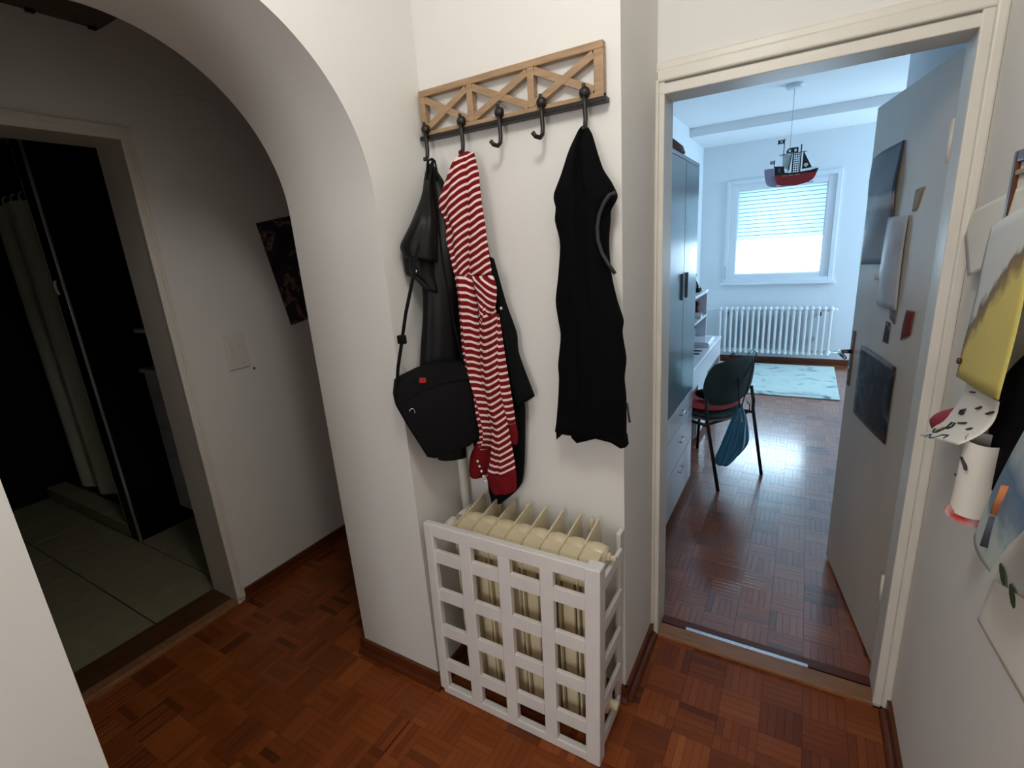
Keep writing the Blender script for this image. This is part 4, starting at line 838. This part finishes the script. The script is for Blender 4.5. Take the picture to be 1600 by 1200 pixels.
# ---- ship lamp
sl_ = tag(empty('ship_lamp', (-.18, 4.88, 2.66)), 'pirate ship lamp with black sails hanging from the ceiling', 'lamp')
part(MB().lathe((-.18, 4.88, 2.66), [(.062, 0), (.062, -.022), (.056, -.030)], 'z', 24), 'ceiling_canopy', M_pvc, sl_)
part(MB().tube([(-.18, 4.88, 2.632), (-.18, 4.875, 2.20)], .0022, 6), 'cord', mat('pale_cord', (190, 200, 206), .6), sl_)
YS = 4.84
def hull(pts, y0, y1): return MB().prism([(x, y0, z) for x, z in pts], (0, y1 - y0, 0))
M_hull = mat('hull_red', (156, 26, 38), .45); M_hb = mat('hull_black', (16, 20, 26), .5); M_lav = mat('lavender_board', (172, 172, 196), .6)
E_ = [(-.276, 2.006), (-.272, 1.985), (-.262, 1.950), (-.250, 1.933), (-.225, 1.921), (-.18, 1.914), (-.13, 1.912), (-.08, 1.918), (-.035, 1.930), (-.004, 1.946), (.012, 1.972), (.020, 2.000), (-.06, 2.000), (-.14, 1.994), (-.205, 1.996)]
part(hull(E_, YS, YS + .008), 'hull_side', M_hull, sl_)
part(hull([(-.280, 2.072), (-.276, 2.006), (-.205, 1.996), (-.14, 1.994), (-.06, 2.000), (.020, 2.000), (.030, 2.026), (-.03, 2.016), (-.10, 2.012), (-.17, 2.012), (-.205, 2.018), (-.214, 2.068)], YS - .001, YS + .008), 'hull_top', M_hb, sl_)
part(hull([(x - .080, z + .006) for x, z in E_[:-3]] + [(-.20, 2.02), (-.295, 2.070), (-.362, 2.070)], YS + .10, YS + .108), 'hull_far_side', M_lav, sl_)
part(MB().box(-.262, .0, YS + .008, YS + .10, 1.925, 1.932).box(-.30, -.22, YS + .008, YS + .10, 2.00, 2.006), 'deck', M_lav, sl_)
part(MB().box(-.105, -.096, YS + .01, YS + .018, 2.01, 2.215), 'mast', M_hb, sl_)
part(MB().box(-.158, -.150, YS + .012, YS + .018, 2.01, 2.17), 'mast', M_hb, sl_)
part(MB().tube([(-.252, YS + .014, 2.155), (-.06, YS + .014, 2.160)], .0032, 6), 'yard', M_hb, sl_)
part(hull([(-.203, 2.162), (-.203, 2.180), (-.190, 2.196), (-.16, 2.200), (-.120, 2.198), (-.120, 2.162)], YS + .008, YS + .020), 'crow_nest', M_hb, sl_)
for x in (-.180, -.140): part(MB().box(x - .008, x + .008, YS + .005, YS + .009, 2.168, 2.186), 'crew_face', M_pvc, sl_)
part(hull([(-.230, 2.150), (-.160, 2.150), (-.168, 2.09), (-.172, 2.03), (-.222, 2.06)], YS + .02, YS + .024), 'sail', mat('pale_sail', (196, 206, 212), .6), sl_)
mbn = MB()
for k in range(8): mbn.box(-.150, -.108, YS + .006, YS + .010, 2.022 + .017 * k, 2.027 + .017 * k)
for x in (-.150, -.137, -.123, -.110): mbn.box(x - .002, x + .002, YS + .006, YS + .010, 2.015, 2.158)
part(mbn, 'rope_ladder', M_hb, sl_)
part(MB().tube([(-.165, YS + .008, 2.155), (-.185, YS + .008, 2.02)], .003, 6), 'rope', M_hb, sl_)
jb = part(hull([(-.084, 2.166), (-.086, 2.030), (-.018, 2.036)], YS + .004, YS + .010), 'jib_sail', M_hb, sl_)
MB().ball((-.060, YS + .003, 2.060), .016, .003, .012, 12, 8).ball((-.060, YS + .003, 2.048), .009, .003, .006, 8, 6).build('skull_mark', M_pvc, jb)
for fx, fz, w_, h_, pz in ((-.222, 2.238, .050, .030, 2.145), (-.283, 2.094, .034, .024, 2.06)):
    part(MB().box(fx - .0028, fx + .0028, YS + .002, YS + .008, pz, fz + h_ + .004), 'flag_pole', M_hb, sl_)
    fl = part(hull([(fx, fz), (fx, fz + h_), (fx - w_, fz + h_ - .002), (fx - w_ * .86, fz + h_ / 2), (fx - w_, fz - .001)], YS + .003, YS + .006), 'flag', M_hb, sl_)
    mbx = MB(); cx_, cz_ = fx - w_ * .42, fz + h_ / 2
    for s in (-1, 1): mbx.tube([(cx_ - h_ * .32, YS + .002, cz_ - s * h_ * .30), (cx_ + h_ * .32, YS + .002, cz_ + s * h_ * .30)], .0026, 6)
    mbx.build('crossbones', M_pvc, fl)
for x in (-.205, -.160, -.115): part(MB().box(x - .017, x + .017, YS - .003, YS + .001, 1.990, 1.998), 'gun_port', M_oak, sl_)
for x in (-.048, -.028, -.008, .010): part(MB().box(x - .006, x + .006, YS - .002, YS + .004, 2.016 + (x + .05) * .16, 2.030 + (x + .05) * .16), 'crew_face', M_pvc, sl_)
part(MB().box(-.254, -.236, YS - .002, YS + .002, 2.025, 2.055), 'cabin_window', mat('grey_print', (96, 100, 104), .6), sl_)

# ================================================================ THE BATHROOM
pl_ = tag(empty('shower_partition', (-3.45, 1.65, 0)), 'black tiled shower partition with pale corner strips in the bathroom', 'partition')
k0 = None
for iz in range(8):
    z0_, z1_ = .004 + iz * .31, min(2.495, .310 + iz * .31)
    t_ = MB().box(-3.508, -3.400, 1.100, 1.108, z0_, z1_, .001).build('end_tile', M_btile, pl_); t_.location = -Vector(pl_.location)
    for iy in range(4):
        t_ = MB().box(-3.398, -3.390, 1.112 + iy * .272, 1.380 + iy * .272, z0_, z1_, .001).build('side_tile', M_btile, pl_); t_.location = -Vector(pl_.location)
part(MB().box(-3.505, -3.398, 1.108, 2.20, 0, 2.5), 'core', M_grout, pl_)
part(MB().box(-3.400, -3.388, 1.098, 1.112, 0, 2.495, .002), 'corner_strip', M_alu, pl_)
part(MB().box(-3.516, -3.508, 1.099, 1.108, 0, 2.495, .001), 'corner_strip', M_alu, pl_)
part(MB().tube([(-3.450, 1.094, 1.50), (-3.452, 1.088, 1.53), (-3.455, 1.090, 1.562), (-3.456, 1.097, 1.575)], .007, 8), 'hook', M_pvc, pl_)
kb = tag(empty('shower_kerb', (-4.1, 1.15, 0)), 'low tiled kerb in front of the shower curtain', 'kerb')
for k in range(4): part(MB().box(-4.795 + k * .320, -4.478 + k * .320, 1.10, 1.215, .0, .084, .002), 'kerb_tile', M_floort, kb)
cn = tag(empty('shower_curtain', (-4.2, 1.25, .1)), 'pale shower curtain hanging on white rings in the bathroom', 'curtain')
vs = []; fs = []; nx_, nz_ = 70, 14
for s in (0, 1):
    for i in range(nz_):
        v = i / (nz_ - 1)
        for j in range(nx_):
            x = -4.74 + (1.228 - .02 * math.sin(PI * v)) * j / (nx_ - 1)
            vs.append((x, 1.262 + (.028 - .008 * v) * math.sin(x * 24 + 1.1 * math.sin(x * 5) + .5 * v) + .012 * math.sin(x * 9) + s * .003, .088 + (2.060 - .088) * v))
kk = nx_ * nz_
for i in range(nz_ - 1):
    for j in range(nx_ - 1):
        q = (i * nx_ + j, i * nx_ + j + 1, (i + 1) * nx_ + j + 1, (i + 1) * nx_ + j); fs += [q, tuple(kk + x for x in reversed(q))]
part(MB().add(vs, fs, True), 'cloth', M_curt, cn)
for k in range(10):
    x = -3.53 - .135 * k
    part(MB().tube([(x + .018 * math.sin(a) * .3, 1.262 + .018 * math.sin(a), 2.072 + .026 * math.cos(a)) for a in [2 * PI * i / 12 for i in range(13)]], .005, 6, caps=False), 'curtain_ring', M_pvc, cn)
rdx = tag(MB().tube([(-4.80, 1.262, 2.085), (-3.51, 1.262, 2.085)], .009, 10).lathe((-4.798, 1.262, 2.085), [(.022, 0), (.022, .01), (.012, .02)], 'x', 12).lathe((-3.512, 1.262, 2.085), [(.022, 0), (.022, -.006), (.012, -.012)], 'x', 12).build('curtain_rod', M_iron), 'dark rod carrying the shower curtain', 'curtain rod')
vn = tag(empty('bathroom_cabinet', (-3.15, 1.55, 0)), 'white bathroom cabinet with five drawers and small dark knobs', 'cabinet')
part(MB().box(-3.386, -2.90, 1.372, 1.72, .115, 1.010), 'carcass', M_white, vn)
part(MB().box(-3.36, -2.92, 1.42, 1.70, .0, .115), 'plinth', M_black, vn)
part(MB().box(-3.386, -2.87, 1.330, 1.73, 1.012, 1.040, .006), 'top_board', M_white, vn)
for k in range(5):
    z = .120 + .1785 * k
    d_ = part(MB().box(-3.384, -2.903, 1.354, 1.371, z, z + .174, .002), 'drawer', M_white, vn)
    MB().lathe((-3.145, 1.354, z + .09), [(.004, 0), (.004, -.008), (.010, -.012), (.010, -.018), (.005, -.022)], 'y', 12).build('knob', M_black, d_)
bs_ = tag(empty('bathroom_shelf', (-3.1, 1.6, 1.25)), 'white wall shelf above the bathroom cabinet', 'shelf')
part(MB().box(-3.386, -2.87, 1.36, 2.20, 1.248, 1.272, .003), 'board', M_white, bs_)
for x in (-3.30, -2.95): part(MB().box(x - .01, x + .01, 1.80, 2.20, 1.20, 1.247), 'bracket', M_iron, bs_)
wc = tag(empty('toiletry_box', (-3.2, 1.55, 1.04)), 'dark grey patterned box standing on the bathroom cabinet', 'box')
MB().box(-.13, .16, -.10, .10, 0, .15, .006).build('body', mat('dark_patterned', (70, 72, 68), .6, noise=.5, nscale=30), wc); MB().box(-.135, .165, -.105, .105, .15, .175, .004).build('lid', M_iron, wc)

# ================================================================ PARQUET AND TILES
PB = .124; PX0, PY0 = -.391, 1.187
def strip_mesh(L_, w_):
    g, c = .00022, .0005
    a, b_, t = L_ / 2 - g, w_ / 2 - g, 0
    mb = MB(); mb.add([(-a, -b_, -.008), (a, -b_, -.008), (a, b_, -.008), (-a, b_, -.008), (-a, -b_, -c), (a, -b_, -c), (a, b_, -c), (-a, b_, -c), (-a + c, -b_ + c, 0), (a - c, -b_ + c, 0), (a - c, b_ - c, 0), (-a + c, b_ - c, 0)],
        [(0, 1, 5, 4), (1, 2, 6, 5), (2, 3, 7, 6), (3, 0, 4, 7), (4, 5, 9, 8), (5, 6, 10, 9), (6, 7, 11, 10), (7, 4, 8, 11), (8, 9, 10, 11)])
    return mb
CINV = cam.matrix_world.inverted(); CP = cam.matrix_world.translation.copy()
def px(p):
    q = CINV @ Vector(p)
    return None if q.z > -.05 else (800 + 768.45 * q.x / -q.z, 600 - 768.45 * q.y / -q.z)
def lay(floor, rects, m_one, m_many):
    """strips clipped to the rectangles; the 300 largest in view become parts, the rest one part"""
    strips = []
    for (xa, xb, ya, yb) in rects:
        for i in range(math.floor((xa - PX0) / PB), math.ceil((xb - PX0) / PB)):
            for j in range(math.floor((ya - PY0) / PB), math.ceil((yb - PY0) / PB)):
                bx_, by_ = PX0 + i * PB, PY0 + j * PB; alongx = (i + j) % 2 == 0; blk = R.gauss(0, .12)
                for k in range(5):
                    w_ = PB / 5
                    r = [bx_, bx_ + PB, by_ + k * w_, by_ + (k + 1) * w_] if alongx else [bx_ + k * w_, bx_ + (k + 1) * w_, by_, by_ + PB]
                    r = [max(r[0], xa), min(r[1], xb), max(r[2], ya), min(r[3], yb)]
                    tone = min(1, max(0, .5 + blk + R.gauss(0, .075) + (-.3 if R.random() < .04 else 0)))
                    if r[1] - r[0] < .006 or r[3] - r[2] < .006: continue
                    strips.append((r, alongx, tone))
    dg = bpy.context.evaluated_depsgraph_get(); cand = []
    for n, (r, ax, tone) in enumerate(strips):
        c = Vector(((r[0] + r[1]) / 2, (r[2] + r[3]) / 2, .001)); p = px(c)
        if p is None or not (-15 < p[0] < 1615 and -15 < p[1] < 1215): continue
        qs = [px((x, y, 0)) for x, y in ((r[0], r[2]), (r[1], r[2]), (r[1], r[3]), (r[0], r[3]))]
        if None in qs: continue
        area = abs(sum(qs[k][0] * qs[(k + 1) % 4][1] - qs[(k + 1) % 4][0] * qs[k][1] for k in range(4))) / 2
        d = c - CP; dist = d.length
        hit = SC.ray_cast(dg, CP, d.normalized())
        if hit[0] and (hit[1] - CP).length < dist - .02: continue
        cand.append((area, n))
    cand.sort(reverse=True); top = {n for _, n in cand[:300]}
    meshes = {}; vs, fs, tn = [], [], []
    for n, (r, ax, tone) in enumerate(strips):
        L_, w_ = (r[1] - r[0], r[3] - r[2]) if ax else (r[3] - r[2], r[1] - r[0])
        cx_, cy_ = (r[0] + r[1]) / 2, (r[2] + r[3]) / 2; dz = R.uniform(-.0005, .0003)
        key = (round(L_, 4), round(w_, 4))
        if n in top:
            if key not in meshes:
                o = strip_mesh(L_, w_).build('parquet_strip', m_one, floor); meshes[key] = o.data
            else:
                o = bpy.data.objects.new('parquet_strip', meshes[key]); COL.objects.link(o); o.parent = floor
            o.location = (cx_, cy_, dz); o.rotation_euler = (0, 0, 0 if ax else PI / 2); o.color = (tone, tone, tone, 1)
        else:
            mb = strip_mesh(L_, w_); k = len(vs)
            for v in mb.v: vs.append((cx_ + v[0], cy_ + v[1], v[2] + dz) if ax else (cx_ - v[1], cy_ + v[0], v[2] + dz))
            fs += [tuple(k + i for i in f) for f in mb.f]; tn += [tone] * len(mb.v)
    o = MB().add(vs, fs).build('parquet_strips', m_many, floor); o['kind'] = 'stuff'
    a = o.data.color_attributes.new('tone', 'FLOAT_COLOR', 'POINT'); a.data.foreach_set('color', [x for t in tn for x in (t, t, t, 1)])
lay(FL, [(XB, XA2, -1.6, 3.0), (XA2, XA1, YJN, YJ), (XA1, XW, -1.6, YN), (XN, XW, YN, YD - .018)], M_hplank, M_hplankj)
lay(FK, [(-1.155, .42, YDB, 3.9), (-1.155, 2.2, 3.9, YF)], M_plank, M_plankj)
# bathroom tiles
tm = None
for i in range(-7, 2):
    for j in range(-4, 6):
        x0_, y0_ = -2.73 + .325 * i, .775 + .325 * j; x1_, y1_ = min(x0_ + .325, XB - .205), min(y0_ + .325, 2.2); x0_, y0_ = max(x0_, -4.8), max(y0_, -.4)
        if x1_ - x0_ < .02 or y1_ - y0_ < .02: continue
        t_ = MB().box(x0_ + .003, x1_ - .003, y0_ + .003, y1_ - .003, -.009, R.uniform(-.0006, .0002), .0008).build('floor_tile', M_floort, FB)

# origins of the garments and the bag go to their lowest point
for o in list(COL.objects):
    if o.type == 'EMPTY' and 'category' in o and o.location.length < 1e-6 and o.children:
        pts = [v.co for c in o.children for v in c.data.vertices]
        lo = min(p.z for p in pts); cx_ = sum(p.x for p in pts) / len(pts); cy_ = sum(p.y for p in pts) / len(pts)
        o.location = (cx_, cy_, lo)
        for c in o.children: c.location = (-cx_, -cy_, -lo)

# look-alikes share a group
for o in COL.objects:
    if 'category' not in o: continue
    g = None; n_ = o.name.split('.')[0]
    if o['category'] == 'book': g = 'books on the desk shelf'
    elif n_ == 'pen': g = 'pens on the desk'
    elif n_ == 'poster' and 'white door' in o['label']: g = 'posters on the white door'
    elif n_ in ('sticker', 'paper_scrap', 'tape_strip'): g = 'stickers and scraps on the white door'
    elif n_ in ('painting', 'drawing', 'rolled_paper', 'paper_sheet', 'red_paper'): g = 'papers and paintings on the right wall'
    if g: o['group'] = g
